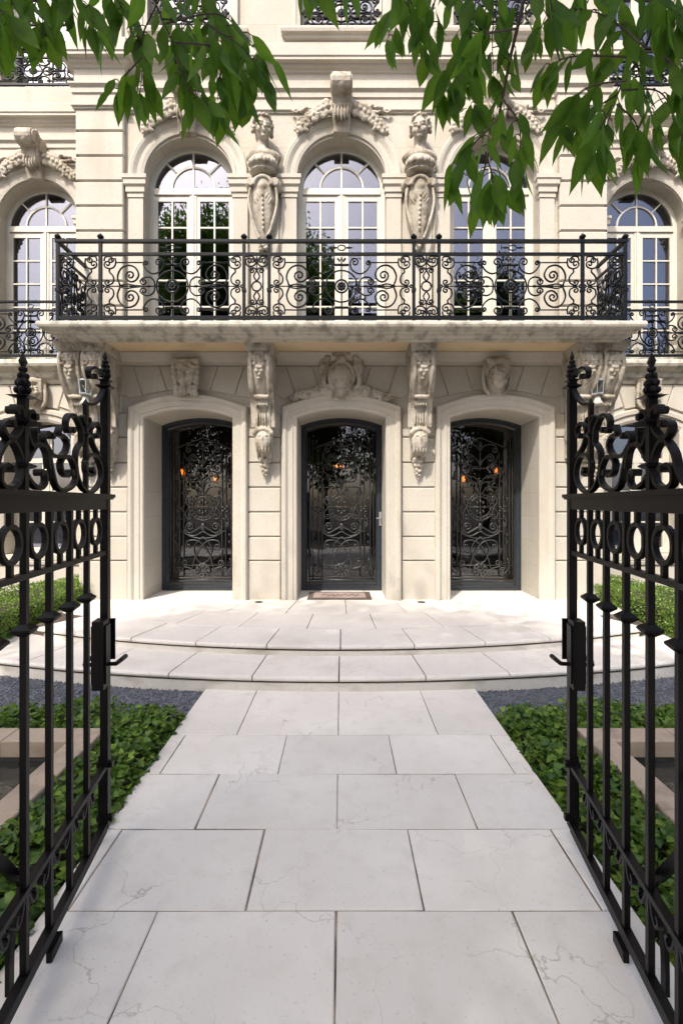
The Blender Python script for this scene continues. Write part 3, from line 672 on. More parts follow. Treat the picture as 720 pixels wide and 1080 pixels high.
# ------------------------------------------------------------------ wrought iron railings
U = 1/486.0
def scroll_panel(name, parent, mp, nrm, half, kind, org_, r=.0085, sx=1.0):
    b = MB(); r = r*1.3
    def T(pts, rr=r, quad=True, closed=False):
        for sa in ((1, -1) if quad else (1,)):
            for sb in ((1, -1) if quad else (1,)):
                b.tube([mp(p[0]*sa*sx*U, p[1]*sb*U) for p in pts], nrm, rr*(1 if rr == r else 1.3), 5, closed)
    if kind == 'wide':
        T(circ(0, 0, 40, 22), .010, False); T(circ(0, 0, 100, 30), r, False)
        for a in range(0, 360, 45): b.ell(mp(18*math.cos(R(a))*U*sx, 18*math.sin(R(a))*U), (.026, .02, .026), None, 6, 5)
        b.ell(mp(0, 0), (.024, .03, .024), None, 8, 6)
        T([(0, 40), (0, 186)], .007); T([(0, 135), (46, 135)], .013)
        for dx, dz in ((0, 172), (13, 162), (22, 172)): b.ell(mp(dx*U, dz*U), (.014, .012, .018), None, 6, 5); b.ell(mp(-dx*U, dz*U), (.014, .012, .018), None, 6, 5)
        T(scroll([(60, 165), (54, 140), (64, 108), (92, 86), (125, 80), (158, 98), (180, 130), (184, 148)], (168, 146), (84, 152), 1.3))
        T(scroll([(110, 0), (117, 36), (145, 58), (180, 54), (204, 34)], (182, 30)))
        T(scroll([(330, 4), (347, 60), (325, 112), (282, 133), (236, 118), (213, 75), (229, 40), (262, 28), (290, 46)], (266, 68), None, 1.3), .0095)
        T([(190, 150), (362, 150)], .007); T([(40, 0), (350, 0)], .007); T(cr([(330, 4), (290, 14), (235, 6), (150, 0)], 4), .007)
        for x in (150, 232, 260): b.ell(mp(x*U*sx, 0), (.035, .016, .016), None, 6, 5); b.ell(mp(-x*U*sx, 0), (.035, .016, .016), None, 6, 5)
    if kind in ('wide', 'edge'):
        o = 0 if kind == 'wide' else half
        f = (lambda x, y: (x, y)) if kind == 'wide' else (lambda x, y: (x-450+half/U/sx if True else 0, y))
        T([f(*p) for p in scroll([(362, 178), (358, 150), (368, 122), (395, 111), (420, 118)], (410, 140))]); T([f(*p) for p in scroll([(432, 160), (425, 185), (395, 188), (372, 172)], (390, 166))])
        T([f(*p) for p in cr([(395, 111), (398, 90), (383, 75), (371, 52), (376, 22), (400, 8)], 4)]+[f(*p) for p in curl((376, 22), (400, 8), (410, 26), 1.2)])
        T([f(*p) for p in circ(440, 0, 8, 8)])
        T([f(*p) for p in [(436, 0), (352, 0)]], .006)
    if kind == 'narrow':
        T(circ(0, 0, 30, 18), .009, False); T(cr([(0, 30), (18, 65), (0, 100)], 5)); T(scroll([(0, 100), (16, 116), (40, 112)], (28, 100)))
        T([(40, -125), (40, 125)], .007); T(scroll([(0, 182), (8, 142), (32, 126), (60, 132), (70, 160)], (48, 160))); T(scroll([(70, 188), (30, 190), (10, 170)], (26, 166)))
        T([(0, 100), (0, 190)], .006)
    return b.build(name, M['rail_iron'], parent, org_, True)
def post(parent, x, y, z0, z1, rr=.019, knob=True):
    b = MB(); b.box(x-rr, x+rr, y-rr, y+rr, z0, z1)
    if knob: b.lathe([(0, z1), (.016, z1), (.012, z1+.04), (.03, z1+.052), (.044, z1+.075), (.03, z1+.098), (.012, z1+.105), (.010, z1+.118), (0, z1+.122)], (x, y, 0), 10)
    for z in ((z0+z1)/2-.09,): b.box(x-rr-.008, x+rr+.008, y-rr-.008, y+rr+.008, z-.02, z+.02)
    return b.build('post', M['rail_iron'], parent, (x, y, z0))
FY = 6.30; Z0, Z1, Z2 = 4.045, 4.885, 5.06; ZM = (Z0+Z1)/2+.002
rail = MB(); SXR = 3.69
rail.box(-SXR-.03, SXR+.03, FY-.028, FY+.028, 5.035, 5.068); rail.box(-SXR, SXR, FY-.016, FY+.016, 4.868, 4.902); rail.box(-SXR, SXR, FY-.016, FY+.016, Z0-.012, Z0+.034)
for s in (-1, 1):
    rail.box(s*SXR-.026, s*SXR+.026, FY+.03, WY, 5.036, 5.067); rail.box(s*SXR-.015, s*SXR+.015, FY+.017, WY, 4.869, 4.901); rail.box(s*SXR-.015, s*SXR+.015, FY+.017, WY, Z0-.011, Z0+.033)
for cx in BX:   # little oval links between the two top rails
    rail.tube([(cx+p[0]*1.5, FY, 4.968+p[1]) for p in circ(0, 0, .034, 14)], (0, 1, 0), .008, 5)
    for s in (-1, 1): rail.limb([(cx+s*.05, FY, 4.968), (cx+s*.085, FY, 4.968), (cx+s*.15, FY, 4.968)], [.006, .014, .004], 6)
balc = rail.build('balcony_railing', M['rail_iron'], man, (0, FY, Z0))
for x in (-SXR, -3.135, -1.267, -.94, .94, 1.267, 3.135, SXR): post(balc, x, FY, 3.975, 5.035)
flat = lambda x0, y, zm: (lambda a, c: (x0+a, y, zm+c))
p0 = scroll_panel('scroll_panel', balc, flat(0, FY, ZM), (0, 1, 0), .93, 'wide', (0, FY, ZM))
for x in (-2.20, 2.20): copy_tree(p0, balc, (x, 0, 0))
n0 = scroll_panel('scroll_panel', balc, flat(-1.103, FY, ZM), (0, 1, 0), .16, 'narrow', (-1.103, FY, ZM)); copy_tree(n0, balc, (2.206, 0, 0))
for s in (-1, 1):
    scroll_panel('scroll_panel', balc, flat(s*3.41, FY, ZM), (0, 1, 0), .265, 'edge', (s*3.41, FY, ZM))
    scroll_panel('side_panel', balc, (lambda a, c, s=s: (s*SXR, FY+.39+a, ZM+c)), (1, 0, 0), .38, 'wide', (s*SXR, FY+.4, ZM), .010, .40)
# wing railings
for s in (-1, 1):
    y = 7.87; b = MB(); x0, x1 = sorted((s*3.86, s*7.4))
    b.box(x0, x1, y-.024, y+.024, 4.90, 4.93); b.box(x0, x1, y-.014, y+.014, 4.76, 4.79); b.box(x0, x1, y-.014, y+.014, 4.02, 4.06)
    b.tube([(s*WX+p[0]*1.5, y, 4.846+p[1]) for p in circ(0, 0, .030, 14)], (0, 1, 0), .007, 5)
    wr = b.build('wing_railing', M['rail_iron'], man, (s*WX, y, 4.05))
    for x in (s*3.90, s*4.15, s*5.95): post(wr, x, y, 3.98, 4.9, .017, False)
    scroll_panel('scroll_panel', wr, flat(s*WX, y, 4.41), (0, 1, 0), .9, 'wide', (s*WX, y, 4.41), .009, .96)
    scroll_panel('scroll_panel', wr, flat(s*6.6, y, 4.41), (0, 1, 0), .3, 'edge', (s*6.6, y, 4.41), .009)
    y = 7.93; b = MB(); b.box(s*WX-.72, s*WX+.72, y-.022, y+.022, 9.08, 9.11); b.box(s*WX-.72, s*WX+.72, y-.014, y+.014, 8.93, 8.955); b.box(s*WX-.72, s*WX+.72, y-.014, y+.014, 8.485, 8.52)
    ur = b.build('upper_railing', M['rail_iron'], man, (s*WX, y, 8.5))
    for x in (s*WX-.7, s*WX+.7): post(ur, x, y, 8.47, 9.08, .017, False)
    scroll_panel('scroll_panel', ur, (lambda a, c, s=s: (s*WX+a*.74, 7.93, 8.725+c*.53)), (0, 1, 0), .7, 'wide', (s*WX, y, 8.725), .010)
for cx in BX:
    y = WY+.03; b = MB(); b.box(cx-.6, cx+.6, y-.022, y+.022, 9.20, 9.23); b.box(cx-.6, cx+.6, y-.012, y+.012, 9.08, 9.10); b.box(cx-.6, cx+.6, y-.012, y+.012, 8.56, 8.585)
    ur = b.build('upper_railing', M['rail_iron'], man, (cx, y, 8.5))
    scroll_panel('scroll_panel', ur, (lambda a, c, cx=cx, y=y: (cx+a*.62, y, 8.835+c*.62)), (0, 1, 0), .6, 'wide', (cx, y, 8.83), .011)

# ------------------------------------------------------------------ carved ornament
from mathutils import Euler
def volute(b, c, r, w, axis='x', turns=1.6, sg=1, a0=PI/2):
    pts = [(c[1]+r*(1-.82*k/22)*math.cos(a0+sg*2*PI*turns*k/22), c[2]+r*(1-.82*k/22)*math.sin(a0+sg*2*PI*turns*k/22)) for k in range(23)]
    b.sweep([(c[0], p[0], p[1]) for p in pts], (1, 0, 0), [(-r*.11, -w), (r*.11, -w), (r*.11, w), (-r*.11, w)])
    b.tube([(c[0]-w, c[1], c[2]), (c[0]+w, c[1], c[2])], (0, 1, 0), r*.8, 14)
def corbel(cx, zt=3.64, wide=.30, mask=True):
    """scrolled console: S-shaped front, volutes on both sides, acanthus mask and a hanging drop"""
    b = MB(); y = WY
    front = cr([(.56, 3.70), (.60, 3.60), (.585, 3.44), (.50, 3.26), (.40, 3.13), (.33, 3.05), (.29, 2.94), (.265, 2.80), (.25, 2.66), (.22, 2.50), (.16, 2.36), (.09, 2.28)], 3)
    n = len(front); vs = []; ws = []
    for i, (p, z) in enumerate(front):
        t = i/(n-1); w = wide*.5*(1-.30*min(1, t*1.6)); ws.append(w)
        for k, dx in enumerate((-1, -.72, -.66, -.3, .3, .66, .72, 1)):
            dp = (0.012, 0.012, -.018, .004, .004, -.018, .012, .012)[k]; vs.append((cx+dx*w, y-p-dp, z))
    m = 8; fs = [(i*m+j, i*m+j+1, (i+1)*m+j+1, (i+1)*m+j) for i in range(n-1) for j in range(m-1)]
    b0 = len(vs); vs += [(cx-ws[i], y+.02, front[i][1]) for i in range(n)]+[(cx+ws[i], y+.02, front[i][1]) for i in range(n)]
    for i in range(n-1):
        fs.append((i*m, (i+1)*m, b0+i+1, b0+i)); fs.append((i*m+m-1, b0+n+i, b0+n+i+1, (i+1)*m+m-1)); fs.append((b0+i, b0+i+1, b0+n+i+1, b0+n+i))
    fs.append(tuple(range(m))[::-1]+(b0, b0+n)); fs.append(tuple(range((n-1)*m, n*m))+(b0+2*n-1, b0+n-1))
    b.add(vs, fs)
    for s in (-1, 1):
        volute(b, (cx+s*wide*.48, y-.33, 3.44), .20, .022, sg=-1); volute(b, (cx+s*wide*.35, y-.13, 2.62), .11, .016, sg=1)
        b.sweep([(cx+s*wide*.46, y-p*.93, z) for p, z in front[3:24]], (1, 0, 0), [(-.012, -.03), (.012, -.03), (.012, .03), (-.012, .03)])
    # leaf and grape drop on the belly
    for i in range(7):
        z = 3.60-.045*i; pj = np.interp(z, [2.3, 2.66, 3.05, 3.26, 3.44, 3.60, 3.7][::1], [.10, .25, .33, .50, .585, .60, .56]); k = 3 if i < 3 else (2 if i < 5 else 1)
        for j in range(k): b.ell((cx+(j-(k-1)/2)*.055+random.uniform(-.008, .008), y-pj-.012, z), (.030, .026, .030), None, 7, 5)
    for s in (-1, 1): b.ell((cx+s*.10, y-.60, 3.60), (.035, .03, .055), None, 8, 6)
    # little shell tie
    b.tube([(cx-.10, y-.40, 3.11), (cx+.10, y-.40, 3.11)], (0, 1, 0), .030, 8)
    for k in range(-2, 3): b.ell((cx+k*.035, y-.355, 3.04), (.018, .022, .06), None, 7, 6)
    for k in range(-2, 3): b.ell((cx+k*.036, y-.285, 2.86), (.010, .016, .13), None, 6, 6)
    # bearded leaf mask
    b.ell((cx, y-.24, 2.52), (.125, .10, .155), None, 12, 9)
    for k in range(9):
        a = R(20+140*k/8); b.ell((cx+.125*math.cos(a), y-.27, 2.60+.085*math.sin(a)), (.040, .05, .040), None, 7, 5)
    for k in range(-2, 3): b.ell((cx+k*.042, y-.30+abs(k)*.02, 2.44-.0*k), (.018, .03, .10), None, 7, 6)
    b.ell((cx, y-.335, 2.545), (.016, .022, .035), None, 6, 5)
    for s in (-1, 1): b.ell((cx+s*.045, y-.325, 2.585), (.030, .014, .012), None, 6, 5)
    # hanging drop
    for z, r in ((2.33, .075), (2.255, .085), (2.18, .065), (2.11, .055), (2.05, .04), (1.995, .022)):
        kk = 5 if r > .05 else 3
        for k in range(kk): a = 2*PI*k/kk+z*9; b.ell((cx+r*.6*math.cos(a), y-.07-r*.3+r*.3*math.sin(a), z+.012*math.sin(a*2)), (r*.55, r*.55, r*.48), None, 7, 5)
    o = b.build('corbel', M['carved'], man, (cx, y, 2.9), carve=.0075)
    # flared block between console and slab, with a shell
    q = MB(); q.add([(cx-wide*.55, y-.05, 3.66), (cx+wide*.55, y-.05, 3.66), (cx+wide*.55, y-.59, 3.685), (cx-wide*.55, y-.59, 3.685), (cx-wide*.62, y-.05, 3.80), (cx+wide*.62, y-.05, 3.80), (cx+wide*.62, y-.66, 3.80), (cx-wide*.62, y-.66, 3.80)],
          [(0, 1, 2, 3), (7, 6, 5, 4), (0, 4, 5, 1), (1, 5, 6, 2), (2, 6, 7, 3), (3, 7, 4, 0)])
    q.tube([(cx+p[0], y-.635, 3.70+p[1]*.8) for p in circ(0, 0, .095, 12, 0, PI)], (0, 1, 0), .014, 6)
    for k in range(7): a = R(15+150*k/6); q.ell((cx+.055*math.cos(a), y-.63, 3.71+.045*math.sin(a)), (.014, .02, .014), None, 6, 5)
    q.build('corbel_block', M['carved'], man, (cx, y, 3.7))
    return o
c0 = corbel(-1.103)
cb = [o for o in man.children if o.name.startswith('corbel_block')][0]
for x in (1.103, -3.345, -3.655, 3.345, 3.655):
    copy_tree(c0, man, (x+1.103, 0, 0)); copy_tree(cb, man, (x+1.103, 0, 0))

def face(b, c, s, yaw=0.0, pitch=0.0, hair=True):
    """head of height ~2*s*1.25 looking to -y, carved in the round"""
    E = Euler((pitch, 0, yaw)); Mx = E.to_matrix()
    def e(p, r): q = Mx @ Vector(p)*s; b.ell((c[0]+q.x, c[1]+q.y, c[2]+q.z), tuple(x*s for x in r), E, 12, 9)
    e((0, 0, .12), (.74, .86, .95)); e((0, -.22, -.42), (.55, .58, .62)); e((0, -.55, -.86), (.24, .22, .20))
    e((0, -.86, -.18), (.13, .20, .34)); e((0, -.98, -.36), (.17, .15, .11))
    for t in (-1, 1):
        e((t*.30, -.74, .10), (.26, .14, .07)); e((t*.29, -.70, -.06), (.15, .13, .09)); e((t*.38, -.50, -.40), (.26, .26, .26)); e((t*.74, -.02, -.12), (.09, .18, .26))
    e((0, -.80, -.58), (.24, .12, .06)); e((0, -.77, -.68), (.20, .12, .06))
    if hair:
        for k in range(64):
            a = rng.uniform(0, 2*PI); h = rng.uniform(-.1, 1.0); rr = math.sqrt(max(.05, 1-h*h*.9))
            px, py = math.cos(a)*.80*rr, math.sin(a)*.92*rr
            if py < -.40 and h < .55: continue
            e((px, py, .20+h*.82), (.17, .17, .15))
        for t in (-1, 1):
            for k in range(4): e((t*(.78+.04*(k % 2)), .0+.12*(k % 2), .30-.20*k), (.17, .26, .17))
        e((0, .25, .30), (.80, .85, .85)); e((0, .45, -.30), (.55, .5, .7))
def bust(cx, yaw):
    b = MB(); y = WY-.17; z = 6.88
    face(b, (cx, y-.06, 6.93), .165, yaw, .06)
    b.limb([(cx, y-.01, 6.86), (cx, y, 6.70), (cx, y+.01, 6.58)], [.082, .082, .14], 12)
    b.ell((cx, y+.02, 6.57), (.255, .15, .105), None, 16, 10); b.ell((cx, y-.04, 6.45), (.21, .14, .12), None, 16, 10)
    for k in range(11): a = R(200+140*k/10); b.ell((cx+.20*math.cos(a), y-.02+.165*math.sin(a), 6.43+.012*(k % 2)), (.030, .030, .042), None, 7, 6)
    b.ell((cx, y-.01, 6.35), (.20, .15, .045), None, 16, 6)
    b.build('bust', M['carved'], man, (cx, WY, 6.4), carve=.0065)
    q = MB(); yy = WY     # console under the bust: shield shaped, scroll topped
    prof = [(.20, 6.30, .19), (.24, 6.20, .20), (.23, 6.05, .195), (.20, 5.85, .185), (.16, 5.65, .15), (.11, 5.48, .10), (.06, 5.36, .07)]
    vs = []; m = 5
    for p, zz, w in prof:
        for dx, k in ((-1, 0), (-.55, .8), (0, 1), (.55, .8), (1, 0)): vs.append((cx+dx*w, yy-.02-p*(.45+.55*k), zz))
    fs = [(i*m+j, i*m+j+1, (i+1)*m+j+1, (i+1)*m+j) for i in range(6) for j in range(4)]; n0_ = len(vs)
    vs += [(cx-prof[i][2], yy+.02, prof[i][1]) for i in range(7)]+[(cx+prof[i][2], yy+.02, prof[i][1]) for i in range(7)]
    for i in range(6): fs += [(i*m, (i+1)*m, n0_+i+1, n0_+i), (i*m+4, n0_+7+i, n0_+8+i, (i+1)*m+4), (n0_+i, n0_+i+1, n0_+8+i, n0_+7+i)]
    fs += [(0, 1, 2, 3, 4, n0_+7, n0_)[::-1], (30, 31, 32, 33, 34, n0_+13, n0_+6)]; q.add(vs, fs)
    for s in (-1, 1):
        q.tube([(cx+s*.17, yy-.24, 6.19), (cx+s*.17, yy, 6.19)], (1, 0, 0), .06, 10); q.tube([(cx+s*p[0], yy-.20+.0*p[0], p[1]) for p in cr([(.18, 6.12), (.20, 5.95), (.17, 5.75), (.10, 5.52), (.05, 5.40)], 4)], (0, 1, 0), .022, 7)
        q.ell((cx+s*.20, yy-.10, 6.20), (.06, .10, .08), None, 9, 7)
    q.tube([(cx+p[0], yy-.25, 6.13+p[1]) for p in circ(0, 0, .125, 14, .0, PI)], (0, 1, 0), .028, 8)
    q.ell((cx, yy-.22, 6.13), (.07, .05, .07), None, 9, 7)
    for k in range(8): q.ell((cx, yy-.25+.012*k, 6.00-.062*k), (.016, .02, .026), None, 6, 5)
    for s in (-1, 1):
        for k in range(3): leafblob(q, (cx+s*(.06+.02*k), yy-.22+.01*k, 6.0-.035*k), .12, .04, s*1.1, .02)
    for k in range(6): q.ell((cx+random.uniform(-.05, .05), yy-.08, 5.42-.025*k), (.045, .05, .035), None, 7, 5)
    for k in range(4): q.ell((cx+random.uniform(-.03, .03), yy-.06, 5.24-.035*k), (.035, .04, .035), None, 7, 5)
    q.build('bust_console', M['carved'], man, (cx, WY, 5.8), carve=.0075)
bust(-1.113, .38); bust(1.113, -.30)

def arch_keystone(cx, y, name='scroll_keystone'):
    b = MB(); zc = 7.40
    # rolled scroll head, projecting and leaning outwards
    b.tube([(cx-.13, y-.30, 7.52), (cx+.13, y-.30, 7.52)], (0, 0, 1), .125, 14)
    for s in (-1, 1): volute(b, (cx+s*.135, y-.30, 7.52), .125, .018, sg=-1)
    b.add([(cx-.15, y, 7.62), (cx+.15, y, 7.62), (cx+.15, y-.34, 7.60), (cx-.15, y-.34, 7.60), (cx-.115, y, 6.98), (cx+.115, y, 6.98), (cx+.115, y-.10, 6.99), (cx-.115, y-.10, 6.99)],
          [(3, 2, 1, 0), (4, 5, 6, 7), (0, 1, 5, 4), (1, 2, 6, 5), (2, 3, 7, 6), (3, 0, 4, 7)])
    b.ell((cx, y-.33, 7.50), (.10, .09, .11), None, 10, 7)
    for k in range(5): b.ell((cx+(k-2)*.045, y-.20, 7.17+.02*abs(k-2)), (.022, .06, .10), None, 7, 6)
    b.tube([(cx-.13, y-.20, 7.29), (cx+.13, y-.20, 7.29)], (0, 0, 1), .028, 8)
    # garlands lying on the extrados
    for s in (-1, 1):
        for k in range(15):
            t = k/14; a = R(90)-s*R(12+30*t); rr = .95-.03*t
            c = (cx+rr*math.cos(a), y-.12+.04*t, 6.345+rr*math.sin(a)+.04*(1-t)); sz = .112*(1-.42*t)
            if k % 2 == 0: rosette(b, (c[0], c[1]-.03, c[2]), sz*1.15)
            else:
                b.ell(c, (sz*.5, sz*.5, sz*.5), None, 7, 5)
                for q in range(3): leafblob(b, (c[0]+random.uniform(-.07, .07), c[1]+random.uniform(-.03, .02), c[2]+random.uniform(-.08, .09)), sz*1.7, sz*.7, random.uniform(0, PI), .028)
        for k in range(7):
            t = k/6; leafblob(b, (cx+s*(.20+.36*t), y-.08, 7.36-.02*t+random.uniform(-.03, .03)), .13*(1-.3*t), .05, random.uniform(-.8, .8), .025)
        b.tube([(cx+s*p[0], y-.06, p[1]) for p in cr([(.40, 7.34), (.52, 7.31), (.60, 7.33), (.66, 7.30), (.72, 7.34)], 4)], (0, 1, 0), .022, 7)
    return b.build(name, M['carved'], man, (cx, y, zc), carve=.0075)
k0 = arch_keystone(0, WY)
for dx, dy in ((-2.226, 0), (2.226, 0), (-WX, WW-WY), (WX, WW-WY)): copy_tree(k0, man, (dx, dy, 0))

# cartouche over the middle door
b = MB(); y = WY
b.ell((0, y-.10, 3.47), (.155, .09, .185), None, 16, 11)
b.tube([(p[0]*.95, y-.10, 3.47+p[1]*1.12) for p in circ(0, 0, .185, 22)], (0, 1, 0), .030, 8)
for s in (-1, 1):
    b.tube([(s*p[0], y-.08, p[1]) for p in scroll([(.12, 3.18), (.22, 3.26), (.26, 3.42), (.22, 3.56), (.20, 3.66), (.26, 3.72)], (.23, 3.66), None, 1.0)], (0, 1, 0), .040, 8)
    b.ell((s*.27, y-.08, 3.60), (.06, .07, .10), None, 9, 7); b.ell((s*.20, y-.10, 3.74), (.06, .06, .05), None, 8, 6)
    for k in range(17):
        t = k/16; c = (s*(.14+.55*t), y-.07, 3.24-.08*t*t+random.uniform(-.015, .02)+.04*math.sin(PI*min(1, t*1.6))); sz = .098*(1-.45*t)
        if k % 2 == 0: rosette(b, (c[0], c[1]-.03, c[2]), sz*1.1)
        else: b.ell(c, (sz*.6, sz*.6, sz*.6), None, 7, 5); leafblob(b, (c[0], c[1], c[2]+random.uniform(-.05, .05)), sz*2.0, sz*.8, random.uniform(0, PI), .025)
for k in range(7): a = R(20+140*k/6); b.ell((.10*math.cos(a), y-.13, 3.73+.10*math.sin(a)), (.035, .04, .055), Euler((0, PI/2-a, 0)), 8, 6)
b.ell((0, y-.12, 3.72), (.085, .07, .06), None, 10, 7); b.ell((0, y-.10, 3.22), (.07, .06, .09), None, 9, 7)
for k in range(-2, 3): b.ell((k*.03, y-.12, 3.20), (.013, .03, .07), None, 6, 5)
b.build('cartouche', M['carved'], man, (0, WY, 3.45), carve=.007)
# side door keystones: a draped mask on the left, a woman's head on the right; masks on the wings
def key_block(b, cx, y):
    b.add([(cx-.17, y+.01, 3.70), (cx+.17, y+.01, 3.70), (cx+.17, y-.20, 3.70), (cx-.17, y-.20, 3.70), (cx-.115, y+.01, 3.14), (cx+.115, y+.01, 3.14), (cx+.115, y-.08, 3.14), (cx-.115, y-.08, 3.14)],
          [(3, 2, 1, 0), (4, 5, 6, 7), (0, 1, 5, 4), (1, 2, 6, 5), (2, 3, 7, 6), (3, 0, 4, 7)])
b = MB(); cx = BX[0]; y = WY; key_block(b, cx, y)
b.tube([(cx-.20, y-.17, 3.67), (cx+.20, y-.17, 3.67)], (0, 0, 1), .045, 10); b.ell((cx, y-.17, 3.46), (.135, .09, .14), None, 12, 9)
for s in (-1, 1):
    for k in range(6): b.ell((cx+s*(.17-.008*k), y-.14, 3.60-.075*k), (.045, .06, .055), None, 7, 5)
    b.ell((cx+s*.055, y-.25, 3.50), (.035, .03, .02), None, 7, 5)
for k in range(-3, 4): b.ell((cx+k*.038, y-.16+.01*abs(k), 3.28-.01*abs(k)), (.018, .05, .11), None, 7, 6)
for k in range(12): b.ell((cx+random.uniform(-.12, .12), y-.20, 3.58+random.uniform(-.05, .05)), (.04, .04, .03), None, 6, 5)
b.ell((cx, y-.26, 3.455), (.022, .03, .045), None, 7, 5)
b.build('mask_keystone', M['carved'], man, (cx, y, 3.4), carve=.007)
def head_key(cx, y):
    b = MB(); key_block(b, cx, y); face(b, (cx, y-.18, 3.42), .150)
    b.ell((cx, y-.14, 3.66), (.13, .10, .07), None, 10, 7)
    for s in (-1, 1): b.tube([(cx+s*p[0], y-.12, p[1]) for p in scroll([(.10, 3.20), (.17, 3.30), (.19, 3.45), (.18, 3.60)], (.15, 3.60))], (0, 1, 0), .028, 7)
    return b.build('mask_keystone', M['carved'], man, (cx, y, 3.4), carve=.007)
hk = head_key(BX[2], WY)
for s in (-1, 1): copy_tree(hk, man, (s*WX-BX[2], WW-WY, -.03))
